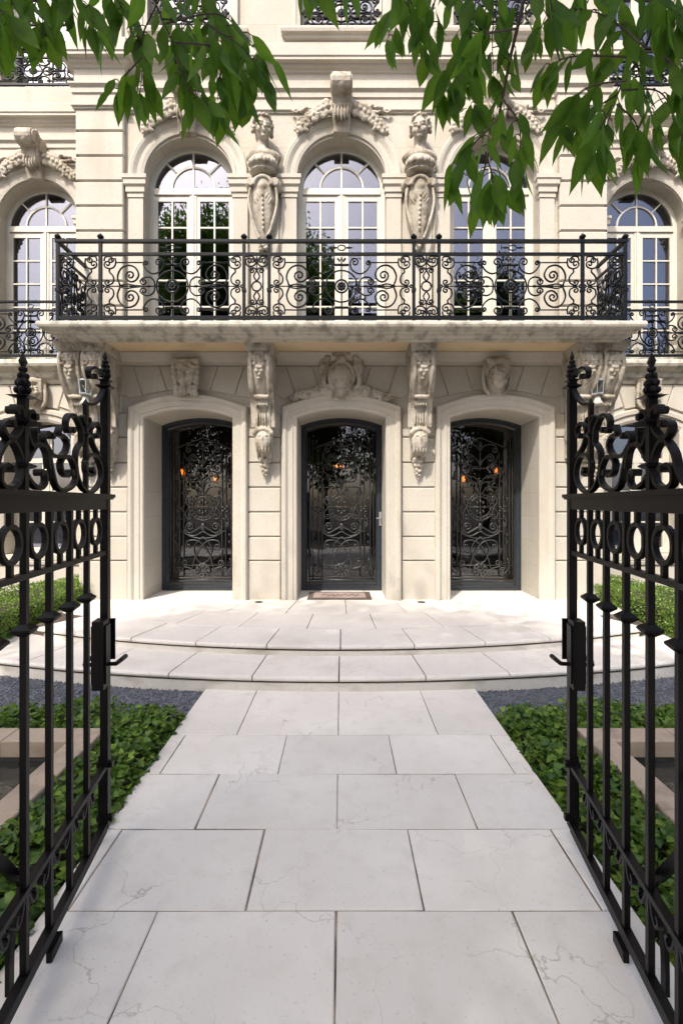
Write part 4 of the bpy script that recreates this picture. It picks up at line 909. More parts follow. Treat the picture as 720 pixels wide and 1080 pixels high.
# ================================================================== GATES
def gate(s, label):
    """one leaf; u runs from the free end to the hinge, w is the thickness direction"""
    k = 1.0 if s < 0 else .976
    E0 = Vector((s*1.149*k, 2.37, 0)); D = Vector((-s*.1385, -.9904, 0)); N = Vector((-D.y, D.x, 0)) if s < 0 else Vector((D.y, -D.x, 0))
    N = N if N.x*s < 0 else -N                       # N points to the path
    P = lambda u, z, w=0.0: E0+D*u+N*w+Vector((0, 0, z))
    L = 1.40; o = (E0.x, E0.y, 0)
    g = empty('iron_gate', o, label, 'gate', 'open gate leaves')
    def bx(b, u0, u1, z0, z1, t):
        b.add([P(u0, z0, -t), P(u1, z0, -t), P(u1, z0, t), P(u0, z0, t), P(u0, z1, -t), P(u1, z1, -t), P(u1, z1, t), P(u0, z1, t)],
              [(0, 3, 2, 1), (4, 5, 6, 7), (0, 1, 5, 4), (1, 2, 6, 5), (2, 3, 7, 6), (3, 0, 4, 7)])
    def strap(b, pts, w=.012, t=.0065, c1=None, n=5, bulb=True, turns=1.0):
        q = cr(pts, n)
        b.sweep([P(*p) for p in q], N, [(-t, -w), (t, -w), (t, w), (-t, w)])
        if bulb:                                     # forged knob in the eye of the scroll
            c = P(*q[0 if bulb == 'start' else -1]); b.tube([c-N*(w+.004), c+N*(w+.004)], (0, 0, 1), .013, 8)
    def pyr(b, u, z, r, h, t=None):
        b.add([P(u, z+h), P(u, z-h)]+[P(u+a*r, z, c*r) for a, c in ((-1, -1), (1, -1), (1, 1), (-1, 1))],
              [(0, 2, 3), (0, 3, 4), (0, 4, 5), (0, 5, 2), (1, 3, 2), (1, 4, 3), (1, 5, 4), (1, 2, 5)])
    def knop(b, u, z, r, h):                         # collar: two stacked pyramids with flat rim
        b.add([P(u+a*.012, z-h, c*.012) for a, c in ((-1, -1), (1, -1), (1, 1), (-1, 1))]+[P(u+a*r, z-h*.18, c*r) for a, c in ((-1, -1), (1, -1), (1, 1), (-1, 1))]
              +[P(u+a*r, z+h*.18, c*r) for a, c in ((-1, -1), (1, -1), (1, 1), (-1, 1))]+[P(u+a*.012, z+h, c*.012) for a, c in ((-1, -1), (1, -1), (1, 1), (-1, 1))],
              [(a*4+i, a*4+(i+1) % 4, a*4+4+(i+1) % 4, a*4+4+i) for a in range(3) for i in range(4)])
    I = M['iron']
    f = MB(); bx(f, 0, .040, .075, 2.24, .018); bx(f, L-.05, L, .03, 2.0, .022)
    bx(f, -.008, L+.005, 1.617, 1.672, .015); bx(f, -.035, L+.02, 1.6725, 1.690, .030); bx(f, -.028, L+.015, 1.664, 1.672, .024)
    bx(f, .041, L-.051, 1.398, 1.418, .013); bx(f, .041, L-.051, .366, .386, .015); bx(f, .041, L-.051, .062, .102, .016)
    f.build('frame', I, g, o)
    us = [.256+.178*k for k in range(7)]
    for u in us[:6]:
        b = MB(); bx(b, u-.0105, u+.0105, .1025, 1.397, .0105); bx(b, u-.0105, u+.0105, 1.4185, 1.6165, .0105); knop(b, u, 1.232, .030, .020)
        b.build('bar', I, g, P(u, .1))
    for u in [.150]+[.345+.178*k for k in range(6)]:
        b = MB(); c = [(u+.057*math.cos(2*PI*k/26), 1.5175+.057*math.sin(2*PI*k/26)) for k in range(26)]
        b.sweep([P(*p) for p in c], N, [(-.0075, -.009), (.0075, -.009), (.0075, .009), (-.0075, .009)], True)
        bx(b, u-.009, u+.009, 1.581, 1.6168, .008); bx(b, u-.009, u+.009, 1.4182, 1.454, .008)
        b.build('ring', I, g, P(u, 1.5))
    # short lower scrolls under the dog rail
    for i, u in enumerate(us[:6]):
        b = MB()
        for t in (-1, 1):
            strap(b, [(u+t*.016, .355), (u+t*.030, .318), (u+t*.052, .300), (u+t*.066, .318), (u+t*.056, .336)], .010, .005, None, 4, False)
        b.box(0, 0, 0, 0, 0, 0) if False else None
        b.build('scroll', I, g, P(u, .33))
    # ---- cresting
    CR = [
     ([(.205,1.797),(.175,1.784),(.225,1.77),(.272,1.783),(.278,1.822),(.229,1.863),(.145,1.86),(.085,1.805),(.104,1.743),(.205,1.697),(.3,1.708),(.361,1.754),(.383,1.814),(.37,1.869),(.318,1.906)], 'start'),
     ([(.104,1.865),(.186,1.91),(.220,1.965),(.170,2.012),(.105,2.0),(.112,1.961),(.150,1.956)], 'end'),
     ([(.318,1.906),(.327,1.958),(.386,2.002),(.443,1.999),(.474,1.968),(.459,1.931),(.419,1.944)], 'end'),
     ([(.523,1.945),(.540,1.912),(.489,1.903),(.463,1.880),(.481,1.848),(.526,1.826),(.595,1.824),(.634,1.847),(.662,1.87),(.647,1.900),(.605,1.895)], 'end'),
     ([(.435,1.77),(.469,1.754),(.511,1.768),(.523,1.802),(.489,1.828),(.432,1.828),(.39,1.786),(.390,1.732),(.481,1.698),(.561,1.710),(.601,1.772),(.625,1.835)], 'start'),
     ([(.175,2.223),(.225,2.206),(.236,2.235),(.176,2.262),(.060,2.262)], 'start'),
     ([(.045,2.193),(.100,2.145),(.175,2.100),(.265,2.078)], False),
     ([(.690,1.755),(.657,1.756),(.650,1.721),(.690,1.700),(.745,1.712),(.785,1.74)], 'start'),
     ([(.625,1.772),(.640,1.828),(.677,1.853),(.725,1.842),(.778,1.79)], False),
     ([(.726,1.895),(.722,1.853),(.754,1.845),(.786,1.890)], 'start'),
     ([(.876,1.756),(.908,1.766),(.933,1.749),(.935,1.710),(.895,1.695),(.837,1.712),(.812,1.769),(.837,1.819),(.885,1.844),(.94,1.80),(.965,1.745),(1.01,1.70),(1.07,1.72),(1.09,1.77),(1.06,1.80),(1.03,1.78)], 'start'),
     ([(.876,1.896),(.908,1.895),(.926,1.876),(.904,1.852),(.871,1.851),(.830,1.878),(.812,1.912)], 'start'),
     ([(1.09,1.77),(1.14,1.85),(1.22,1.86),(1.28,1.80),(1.27,1.73),(1.21,1.70),(1.17,1.74),(1.20,1.78)], 'end'),
     ([(1.12,1.83),(1.10,1.90),(1.15,1.95),(1.21,1.93),(1.20,1.89)], 'end'),
    ]
    for pts, bulb in CR:
        b = MB(); strap(b, pts, .0115, .0065, None, 5, bulb); b.build('crest_scroll', I, g, P(*pts[len(pts)//2]))
    b = MB(); b.limb([P(.020, 2.20), P(.020, 2.36)], [.012, .006], 6)   # finial on the meeting stile
    for z, r, h in ((2.242, .030, .012), (2.29, .016, .05), (2.355, .009, .034)): pyr(b, .020, z, r, h)
    knop(b, .020, 2.212, .034, .014)
    for z, r, q in ((2.266, .019, .010), (2.290, .017, .0095), (2.312, .013, .0085), (2.332, .009, .007)):
        for a in range(5): b.ell(P(.020+r*math.cos(a*PI*.4+z*40), z, r*math.sin(a*PI*.4+z*40)), (q, q, q*1.25), None, 7, 6)
    b.build('finial', I, g, P(.02, 2.3))
    b = MB(); bx(b, .256, .278, 1.69, 2.075, .009); pyr(b, .267, 2.075, .012, .03)   # short spike
    for t in (-1, 1): strap(b, [(.267+t*.012, 1.985), (.267+t*.030, 1.998), (.267+t*.045, 2.014), (.267+t*.026, 2.022)], .010, .005, None, 3, False)
    knop(b, .267, 1.945, .020, .012); b.build('spike', I, g, P(.267, 1.9))
    b = MB(); bx(b, .786, .812, 1.69, 2.03, .013)    # tall spear with leaf finial
    for z, r, h in ((1.995, .036, .010), (2.045, .015, .05), (2.11, .010, .034)): pyr(b, .799, z, r, h)
    for z, r, q in ((2.016, .018, .0095), (2.040, .016, .0088), (2.063, .012, .0078), (2.084, .008, .0065)):
        for a in range(5): b.ell(P(.799+r*math.cos(a*PI*.4+z*40), z, r*math.sin(a*PI*.4+z*40)), (q, q, q*1.25), None, 7, 6)
    knop(b, .799, 1.913, .040, .016); knop(b, .799, 1.77, .030, .012)
    for t in (-1, 1): strap(b, [(.799+t*.012, 1.905), (.799+t*.018, 1.945), (.799+t*.045, 1.955), (.799+t*.062, 1.94)], .014, .007, None, 4, 'end')
    b.build('spear', I, g, P(.8, 2.0))
    # lock case, keep plate, lever handles
    b = MB(); bx(b, .045, .125, .775, 1.095, .026); bx(b, .052, .112, .80, 1.07, .034); lk = b.build('lock_case', I, g, P(.08, .9))
    b = MB(); bx(b, -.010, -.002, .88, 1.08, .038); b.build('keep_plate', I, g, P(0, .98))
    b = MB()
    for t in (1, -1):
        b.limb([P(.085, .885, t*.034), P(.085, .885, t*.072)], [.010, .010], 8); b.limb([P(.085, .885, t*.070), P(.045, .890, t*.080), P(-.035, .883, t*.078)], [.010, .011, .012], 8)
    b.build('handle', I, lk, P(.08, .9))
    b = MB(); bx(b, .010, .030, .0, .40, .008) if False else b.limb([P(.022, .002, -.024), P(.022, .42, -.024)], [.008, .008], 8)
    for z in (.12, .38): bx(b, .008, .036, z-.012, z+.012, .036)
    b.build('drop_bolt', I, g, P(.02, .1))
    # raking stay behind the leaf
    b = MB(); w = -.07
    b.sweep([P(.70, .36, w), P(.86, .56, w), P(1.05, .82, w)], N, [(-.018, -.007), (.018, -.007), (.018, .007), (-.018, .007)])
    strap_pts = cr([(.70, .37), (.665, .31), (.70, .25), (.735, .14), (.74, .0)], 4)
    b.sweep([P(a, z, w) for a, z in strap_pts], N, [(-.016, -.007), (.016, -.007), (.016, .007), (-.016, .007)])
    q = cr([(.86, .56), (.84, .50), (.87, .46), (.93, .47), (.96, .53), (.93, .57)], 4); b.sweep([P(a, z, w) for a, z in q], N, [(-.010, -.007), (.010, -.007), (.010, .007), (-.010, .007)])
    for a, z in ((.70, .376), (1.05, .82)): b.limb([P(a, z, w-.01), P(a, z, -.012)], [.011, .011], 6)
    b.build('stay', I, g, P(.8, .4))
    b = MB(); bx(b, .56, .65, .003, .04, .010); b2 = b.shift(*(N*.015)); b2.build('stop_block', I, g, P(.56, .03))
    return g
gate(-1, 'left leaf of the black wrought iron gate, rings and scrolls on top, swung open')
gate(1, 'right leaf of the black wrought iron gate, rings and scrolls on top, swung open')

# ================================================================== SMALL THINGS
def lantern(x, label):
    y = 6.62; z = 3.34
    t = empty('hanging_lantern', (x, y, z), label, 'lamp', 'small lanterns under the outer corbels'); o = (x, y, z)
    b = MB(); b.limb([(x, y, 3.46), (x, y, 3.36)], [.008, .008], 6); b.lathe([(0, 3.365), (.03, 3.36), (.105, 3.325), (.105, 3.305), (0, 3.305)], (x, y, 0), 6)
    b.lathe([(0, 3.115), (.075, 3.115), (.085, 3.13), (.075, 3.14), (0, 3.14)], (x, y, 0), 6)
    for k in range(6): a = PI*k/3; b.limb([(x+.095*math.cos(a), y+.095*math.sin(a), 3.31), (x+.075*math.cos(a), y+.075*math.sin(a), 3.13)], [.006, .006], 5)
    b.build('lamp_frame', M['lamp_metal'], t, o)
    b = MB(); b.lathe([(.09, 3.304), (.07, 3.142)], (x, y, 0), 6); b.build('lamp_glass', M['lamp_glass'], t, o)
    b = MB(); b.lathe([(0, 3.11), (.035, 3.11), (.04, 3.06), (.075, 3.0), (.06, 2.985), (0, 2.985)], (x, y, 0), 12); b.build('lamp_shade', M['joinery'], t, o, True)
lantern(-3.50, 'small silvery glass lantern hanging under the double corbel left of the doors')
lantern(3.50, 'small silvery glass lantern hanging under the double corbel right of the doors')

t = empty('doormat', (-.04, 7.30, TZ), 'dark brown doormat with a paler centre and script, lying before the middle door', 'doormat')
b = MB(); b.slab([(-.50, 7.02), (.44, 7.02), (.44, 7.58), (-.50, 7.58)], TZ+.002, TZ+.016, .004); b.build('mat_border', M['mat'], t, (-.04, 7.3, TZ))
b = MB(); b.slab([(-.42, 7.10), (.36, 7.10), (.36, 7.50), (-.42, 7.50)], TZ+.016, TZ+.020, .002); b.build('mat_centre', M['mat_pale'], t, (-.04, 7.3, TZ))
b = MB()
pts = cr([(-.30, 7.24), (-.24, 7.34), (-.20, 7.24), (-.15, 7.30), (-.10, 7.24), (-.05, 7.31), (0, 7.25), (.06, 7.33), (.10, 7.24), (.16, 7.30), (.21, 7.24), (.26, 7.32)], 4)
b.tube([(x, y, TZ+.021) for x, y in pts], (0, 0, 1), .008, 5); b.build('script', M['mat'], t, (-.04, 7.3, TZ))

# lamps inside the hall
def sconce(x, y, z, label, big=False):
    t = empty('wall_lamp' if not big else 'ceiling_lamp', (x, y, z), label, 'lamp'); o = (x, y, z)
    b = MB()
    if big:
        b.limb([(x, y, z+.7), (x, y, z+.05)], [.01, .01], 6); b.build('lamp_rod', M['grille'], t, o)
        for k in range(6):
            a = PI*k/3; q = MB(); q.ell((x+.09*math.cos(a), y+.09*math.sin(a), z), (.02, .02, .03), None, 8, 6); q.build('bulb', M['glow'], t, o, True)
    else:
        b.box(x-.03, x+.03, y+.05, y+.09, z-.12, z+.06); b.limb([(x, y+.05, z-.05), (x, y, z-.05)], [.01, .01], 6); b.build('bracket', M['grille'], t, o)
        q = MB(); q.lathe([(.035, z-.03), (.055, z+.07), (.03, z+.09), (0, z+.09)], (x, y, 0), 10); q.build('lamp_shade', M['glow'], t, o, True)
    l = bpy.data.lights.new('lamp', 'POINT'); l.energy = 1.5; l.color = (1, .55, .25); l.shadow_soft_size = .06
    lo = bpy.data.objects.new('bulb_light', l); COL.objects.link(lo); lo.parent = t; lo.location = (0, -.16, 0)
sconce(-.05, 9.1, 2.33, 'warm glowing hanging lamp inside the hall, seen through the middle door', True)
sconce(-3.17, 9.7, 2.24, 'warm wall lamp inside, left of the two seen through the left door')
sconce(-2.52, 9.7, 2.10, 'warm wall lamp inside, right of the two seen through the left door')
sconce(2.44, 9.7, 2.10, 'warm wall lamp inside, left of the two seen through the right door')
sconce(3.10, 9.7, 2.26, 'warm wall lamp inside, right of the two seen through the right door')

# ================================================================== PLANTING
def fast_mesh(name, V, F, mat, tone=None, parent=None, smooth=False, org=None):
    if org is not None: V = V-np.array(org)
    me = bpy.data.meshes.new(name); nv, nf, k = len(V), len(F), F.shape[1]
    me.vertices.add(nv); me.vertices.foreach_set('co', V.astype(np.float32).ravel())
    me.loops.add(nf*k); me.loops.foreach_set('vertex_index', F.astype(np.int32).ravel())
    me.polygons.add(nf); me.polygons.foreach_set('loop_start', np.arange(nf, dtype=np.int32)*k)
    if smooth: me.polygons.foreach_set('use_smooth', np.ones(nf, bool))
    if tone is not None:
        at = me.attributes.new('tone', 'FLOAT', 'POINT'); at.data.foreach_set('value', tone.astype(np.float32))
    me.update(calc_edges=True); me.materials.append(mat); me.validate()
    o = bpy.data.objects.new(name, me); COL.objects.link(o)
    lo = Vector(org) if org is not None else Vector((0, 0, 0)); ORG[o.name] = lo
    o.parent = parent; o.location = lo-(ORG[parent.name] if parent else Vector((0, 0, 0))); return o
def frames(d, roll):                                    # unit leaf direction d (n,3) -> (along, across, normal)
    a = d/np.linalg.norm(d, axis=1, keepdims=True); ref = np.where(np.abs(a[:, 2:3]) > .9, np.array([[1., .2, 0]]), np.array([[0, 0, 1.]]))
    s = np.cross(a, ref); s /= np.linalg.norm(s, axis=1, keepdims=True); n = np.cross(s, a)
    c, q = np.cos(roll)[:, None], np.sin(roll)[:, None]; s2 = s*c+n*q; n2 = np.cross(s2, a); return a, s2, n2
def leaf_cloud(base, d, roll, L, Wd, shape, fold=.18, droop=.15):
    """shape: list of (t along, half width); every leaf is a folded blade of quads"""
    a, s, n = frames(d, roll); m = len(shape); N_ = len(base); vs = np.zeros((N_, m*3, 3))
    for i, (t, w) in enumerate(shape):
        c = base+a*(L*t)[:, None]-n*(L*droop*t*t)[:, None]
        vs[:, i*3+1] = c
        vs[:, i*3] = c-s*(Wd*w)[:, None]+n*(Wd*w*fold)[:, None]; vs[:, i*3+2] = c+s*(Wd*w)[:, None]+n*(Wd*w*fold)[:, None]
    f = []
    for i in range(m-1): f += [(i*3, i*3+1, i*3+4, i*3+3), (i*3+1, i*3+2, i*3+5, i*3+4)]
    F = (np.array(f)[None]+(np.arange(N_)*m*3)[:, None, None]).reshape(-1, 4); return vs.reshape(-1, 3), F, m*3
ASH = [(0, .06), (.06, .28), (.2, .78), (.38, 1.0), (.58, .84), (.78, .42), (.92, .12), (1.0, .01)]
SIMPLE = [(0, .1), (.4, 1), (1, .02)]

# box hedges
for s in (-1, 1):
    inn = lambda y: 3.70; out = lambda y: np.interp(y, [4.6, 5.5, 7.9], [5.2, 5.05, 4.30])
    n = 15000; V = []; core = MB()
    core.slab([(s*3.75, 4.7), (s*3.75, 7.85), (s*4.25, 7.85), (s*5.0, 5.5), (s*5.1, 4.7)], -.05, .42, .03)
    yy = rng.uniform(4.6, 7.9, n); kind = rng.random(n); oo = np.interp(yy, [4.6, 5.5, 7.9], [5.2, 5.05, 4.30])
    zt = .46+.02*np.sin(yy*5+s)+rng.normal(0, .012, n)
    x = np.where(kind < .45, 3.70+rng.normal(0, .018, n)+.03*np.sin(yy*7)*.4, np.where(kind < .9, 3.70+(oo-3.70)*rng.random(n), oo)); z = np.where(kind < .45, rng.uniform(.06, .47, n), np.where(kind < .9, zt, rng.uniform(.06, .46, n)))
    edge = np.clip((x-3.70)/.05, 0, 1); z = np.where((kind >= .45) & (kind < .9), z-.025*(1-edge), z)
    base = np.stack([s*x, yy, z], 1); d = rng.normal(0, 1, (n, 3)); d[:, 2] += .7; d[:, 0] += np.where(kind < .45, -s*1.0, 0)
    L = rng.uniform(.018, .034, n); v, f, m = leaf_cloud(base, d, rng.uniform(0, 6.28, n), L, L*.33, SIMPLE, .1, .1)
    tone = np.repeat(np.clip(rng.normal(.5, .28, n), 0, 1), m)
    t = empty('box_hedge', (s*4.3, 6.2, 0), 'low clipped green box hedge beside the terrace on the %s, behind the gate' % ('left' if s < 0 else 'right'), 'hedge', 'clipped hedges')
    fast_mesh('foliage', v, f, M['hedge'], tone, t, org=(s*4.3, 6.2, 0)); core.build('stem', M['soil'], t, (s*4.3, 6.2, 0))

# ivy ground cover, leaf by leaf
IVY = [(-.05, .05), (.0, .62), (.22, .95), (.38, .55), (.55, .62), (1.0, .02)]
def in_ivy(x, y):
    pool = (x > 1.63) & (y < 3.37)
    return (((x > 1.17) & (x < 1.70) & (y > .7) & (y < 3.9)) | ((y > 3.33) & (x > 1.17) & (x < 4.6))) & (y < 3.80+.06*np.sin(x*4)+.03*np.sin(x*11)) & ~pool
for s in (-1, 1):
    n = 30000; x = rng.uniform(1.15, 4.6, n); y = rng.uniform(.7, 3.95, n)
    k = in_ivy(x, y) ; x, y = x[k], y[k]
    hh = .045+.03*np.sin(x*9+y*4)*np.sin(y*7-x*3)
    edge = np.clip((x-1.17)/.10, .12, 1)
    n = len(x); z = -.055+(hh+rng.uniform(0, .075, n))*edge+.02
    base = np.stack([s*x, y, z], 1); d = rng.normal(0, 1, (n, 3)); d[:, 2] = rng.normal(.12, .25, n); d[:, 1] -= .35
    L = rng.uniform(.026, .055, n); v, f, m = leaf_cloud(base, d, rng.normal(0, .55, n), L, L*.62, IVY, .22, .25)
    tone = np.repeat(np.clip(rng.normal(.24, .2, n)+.55*(rng.random(n) < .16), 0, 1), m); tone = np.clip(tone.reshape(-1, 3)+np.array([0, .14, 0]), 0, 1).ravel()
    o = fast_mesh('ivy', v, f, M['ivy'], tone); tag(o, 'dark green ivy covering the bed on the %s of the paved path' % ('left' if s < 0 else 'right'), 'ivy', None, 'stuff')
    # gravel: loose chips over a gravel bed
    g = MB(); g.slab([(s*1.19, 3.70), (s*5.0, 3.70), (s*5.0, 5.6), (s*1.19, 5.6)], -.2, -.028); gb = g.build('gravel_bed', M['gravel']); tag(gb, kind='structure')
    n = 11000; x = rng.uniform(1.2, 4.2, n); y = rng.uniform(3.70, 5.0, n); x = s*x
    c = np.stack([x, y, np.full(n, -.024)+rng.uniform(0, .008, n)], 1); r = rng.uniform(.005, .0105, n)
    O = np.array([(1, 0, 0), (-1, 0, 0), (0, 1, 0), (0, -1, 0), (0, 0, .7), (0, 0, -.7)], float)
    ang = rng.uniform(0, 6.28, n); ca, sa = np.cos(ang), np.sin(ang); v = np.repeat(O[None], n, 0)*rng.uniform(.65, 1.35, (n, 6, 1))
    vx = v[:, :, 0]*ca[:, None]-v[:, :, 1]*sa[:, None]; vy = v[:, :, 0]*sa[:, None]+v[:, :, 1]*ca[:, None]
    v = np.stack([vx, vy, v[:, :, 2]], 2)*r[:, None, None]+c[:, None]
    T = np.array([(0, 2, 4), (2, 1, 4), (1, 3, 4), (3, 0, 4), (2, 0, 5), (1, 2, 5), (3, 1, 5), (0, 3, 5)])
    F = (T[None]+(np.arange(n)*6)[:, None, None]).reshape(-1, 3)
    o = fast_mesh('gravel', v.reshape(-1, 3), F, M['gravel']); tag(o, 'loose blue grey gravel chips below the %s side of the curved steps' % ('left' if s < 0 else 'right'), 'gravel', None, 'stuff')
    # sunken stone basin
    t = empty('garden_basin', (s*2.6, 2.0, 0), 'sunken basin of dark water with beige stone coping behind the %s gate leaf' % ('left' if s < 0 else 'right'), 'basin', 'sunken basins')
    o = (s*2.6, 2.0, 0); b = MB(); X0, X1, Y0, Y1 = 1.63, 3.7, .6, 3.36; w = .19
    def st(x0, x1, y0, y1):
        x0, x1 = sorted((s*x0, s*x1)); b.slab([(x0, y0), (x1, y0), (x1, y1), (x0, y1)], -.02, .085, .006)
    st(X0, X0+.6, Y1-w, Y1); st(X0+.603, X0+1.35, Y1-w, Y1); st(X0+1.353, X1, Y1-w, Y1)
    for y0, y1 in ((Y1-w-.003-.70, Y1-w-.003), (Y1-w-.006-1.45, Y1-w-.006-.70), (Y0, Y1-w-.009-1.45)): st(X0, X0+w-.025, y0, y1); st(X1-w, X1, y0, y1)
    st(X0+w, X1-w-.003, Y0, Y0+w); b.build('coping', M['coping'], t, o)
    b = MB()
    for x0, x1, y0, y1 in ((X0+.02, X0+.13, Y0+.02, Y1-.02), (X1-.17, X1-.02, Y0+.02, Y1-.02), (X0+.131, X1-.171, Y1-.17, Y1-.02), (X0+.131, X1-.171, Y0+.02, Y0+.17)):
        x0, x1 = sorted((s*x0, s*x1)); b.box(x0, x1, y0, y1, -.45, -.021)
    b.box(*sorted((s*(X0+.02), s*(X1-.02))), Y0+.02, Y1-.02, -.50, -.451); b.build('basin_wall', M['basin'], t, o)
    b = MB(); x0, x1 = sorted((s*(X0+.131), s*(X1-.171))); nx = 24
    b.slab([(x0, Y0+.171), (x1, Y0+.171), (x1, Y1-.171), (x0, Y1-.171)], -.12, -.055); b.build('water', M['water'], t, o)

# ------------------------------------------------------------------ trees whose branches hang over the gate
TW = [
('L', 12, [(-0.956, 1.25, 3.023), (-0.867, 1.3, 3.014), (-0.821, 1.35, 3.0)]),
('L', 9, [(-0.676, 1.15, 2.935), (-0.647, 1.2, 2.897), (-0.65, 1.25, 2.888)]),
('L', 20, [(-0.518, 1.2, 3.038), (-0.478, 1.25, 2.937), (-0.446, 1.3, 2.874), (-0.41, 1.35, 2.828), (-0.398, 1.4, 2.797)]),
('L', 11, [(-0.497, 1.3, 2.988), (-0.556, 1.35, 2.947), (-0.576, 1.4, 2.899), (-0.603, 1.45, 2.878)]),
('L', 12, [(-0.395, 1.15, 2.744), (-0.318, 1.2, 2.779), (-0.27, 1.25, 2.765), (-0.25, 1.3, 2.733)]),
('L', 12, [(-0.453, 1.25, 2.888), (-0.331, 1.3, 2.963), (-0.251, 1.35, 2.934), (-0.225, 1.4, 2.935)]),
('L', 12, [(-0.663, 1.3, 3.103), (-0.609, 1.35, 3.026), (-0.59, 1.4, 2.995)]),
('L', 7, [(-0.863, 1.1, 2.836), (-0.812, 1.15, 2.823), (-0.824, 1.2, 2.838)]),
('L', 14, [(-0.503, 1.35, 3.0), (-0.439, 1.4, 3.036), (-0.392, 1.45, 2.986), (-0.368, 1.5, 2.9)]),
('L', 8, [(-0.776, 1.2, 3.015), (-0.735, 1.25, 2.986), (-0.726, 1.3, 2.988)]),
('L', 13, [(-0.408, 1.3, 3.103), (-0.384, 1.35, 3.053), (-0.329, 1.4, 2.995), (-0.364, 1.45, 2.929)]),
('R', 3, [(-0.091, 1.1, 2.944), (-0.086, 1.15, 2.935), (-0.075, 1.2, 2.949)]),
('R', 3, [(-0.018, 1.15, 2.98), (0.0, 1.2, 2.991), (0.029, 1.25, 3.003)]),
('R', 13, [(0.49, 1.25, 3.096), (0.489, 1.3, 3.001), (0.471, 1.35, 2.894), (0.453, 1.4, 2.762), (0.432, 1.45, 2.668), (0.421, 1.5, 2.585)]),
('R', 12, [(0.424, 1.2, 3.015), (0.27, 1.25, 3.01), (0.178, 1.3, 3.014), (0.146, 1.35, 2.995), (0.132, 1.4, 2.99)]),
('R', 12, [(0.417, 1.15, 2.777), (0.329, 1.2, 2.803), (0.282, 1.25, 2.777), (0.275, 1.3, 2.751)]),
('R', 10, [(0.27, 1.25, 3.047), (0.242, 1.3, 2.963), (0.238, 1.35, 2.907)]),
('R', 9, [(0.417, 1.25, 2.692), (0.479, 1.3, 2.657), (0.49, 1.35, 2.55)]),
('R', 9, [(0.388, 1.2, 2.603), (0.331, 1.25, 2.562), (0.306, 1.3, 2.512)]),
('R', 8, [(0.451, 1.15, 2.913), (0.522, 1.2, 2.878), (0.49, 1.25, 2.851)]),
('R', 11, [(0.37, 1.3, 3.128), (0.371, 1.35, 3.026), (0.362, 1.4, 2.94)]),
('R', 9, [(0.863, 1.25, 3.096), (0.854, 1.3, 3.001), (0.847, 1.35, 2.921), (0.81, 1.4, 2.858), (0.796, 1.45, 2.787)]),
('R', 8, [(0.753, 1.2, 2.779), (0.686, 1.25, 2.905), (0.619, 1.3, 2.981)]),
('R', 10, [(0.706, 1.2, 2.697), (0.65, 1.25, 2.728), (0.625, 1.3, 2.733), (0.614, 1.35, 2.709)]),
('R', 10, [(0.723, 1.25, 2.716), (0.841, 1.3, 2.759), (0.913, 1.35, 2.762), (0.966, 1.4, 2.721)]),
('R', 8, [(0.643, 1.15, 2.597), (0.64, 1.2, 2.572), (0.654, 1.25, 2.557)]),
('R', 8, [(0.711, 1.25, 2.679), (0.79, 1.3, 2.67), (0.826, 1.35, 2.635)]),
('R', 9, [(0.846, 1.15, 2.935), (0.889, 1.2, 2.779), (0.887, 1.25, 2.716)]),
('R', 9, [(0.612, 1.3, 3.128), (0.694, 1.35, 3.066), (0.651, 1.4, 3.045)]),
('R', 8, [(0.812, 1.2, 2.991), (0.87, 1.25, 2.937), (0.887, 1.3, 2.899)]),
('L', 10, [(-0.894, 1.2, 3.038), (-0.784, 1.25, 2.998), (-0.803, 1.3, 2.899)]),
('L', 10, [(-0.637, 1.3, 3.154), (-0.641, 1.35, 3.079), (-0.692, 1.4, 3.023)]),
('L', 9, [(-0.812, 1.15, 3.003), (-0.812, 1.2, 2.921), (-0.895, 1.25, 2.851)]),
('L', 12, [(-0.529, 1.35, 3.159), (-0.467, 1.4, 3.077), (-0.483, 1.45, 2.958)]),
('L', 9, [(-0.338, 1.15, 2.8), (-0.247, 1.2, 2.779), (-0.191, 1.25, 2.741)]),
('L', 9, [(-0.429, 1.25, 2.802), (-0.395, 1.3, 2.746), (-0.331, 1.35, 2.741)]),
('L', 5, [(-0.535, 1.3, 2.848), (-0.614, 1.35, 2.828), (-0.645, 1.4, 2.844)]),
('R', 12, [(0.408, 1.3, 3.154), (0.318, 1.35, 3.079), (0.384, 1.4, 2.913)]),
('R', 9, [(0.18, 1.15, 2.98), (0.165, 1.2, 2.897), (0.196, 1.25, 2.875)]),
('R', 11, [(0.459, 1.3, 3.154), (0.424, 1.35, 3.0), (0.439, 1.4, 2.885)]),
('R', 8, [(0.506, 1.2, 3.038), (0.515, 1.25, 2.949), (0.574, 1.3, 2.925)]),
('R', 8, [(0.735, 1.25, 2.802), (0.612, 1.3, 2.848), (0.569, 1.35, 2.854)]),
('R', 10, [(0.739, 1.3, 2.746), (0.683, 1.35, 2.735), (0.659, 1.4, 2.734)]),
('R', 11, [(0.841, 1.3, 2.95), (0.821, 1.35, 2.894), (0.906, 1.4, 2.748)]),
('R', 11, [(0.659, 1.2, 3.038), (0.711, 1.25, 2.949), (0.714, 1.3, 2.848)]),
('R', 9, [(0.8, 1.2, 2.756), (0.895, 1.25, 2.728), (0.913, 1.3, 2.619)]),
('R', 7, [(0.387, 1.3, 2.593), (0.424, 1.35, 2.55), (0.453, 1.4, 2.528)]),
('R', 9, [(0.676, 1.15, 2.958), (0.776, 1.2, 2.921), (0.882, 1.25, 2.9)]),
('R', 7, [(0.294, 1.25, 2.802), (0.344, 1.3, 2.772), (0.371, 1.35, 2.762)]),
]
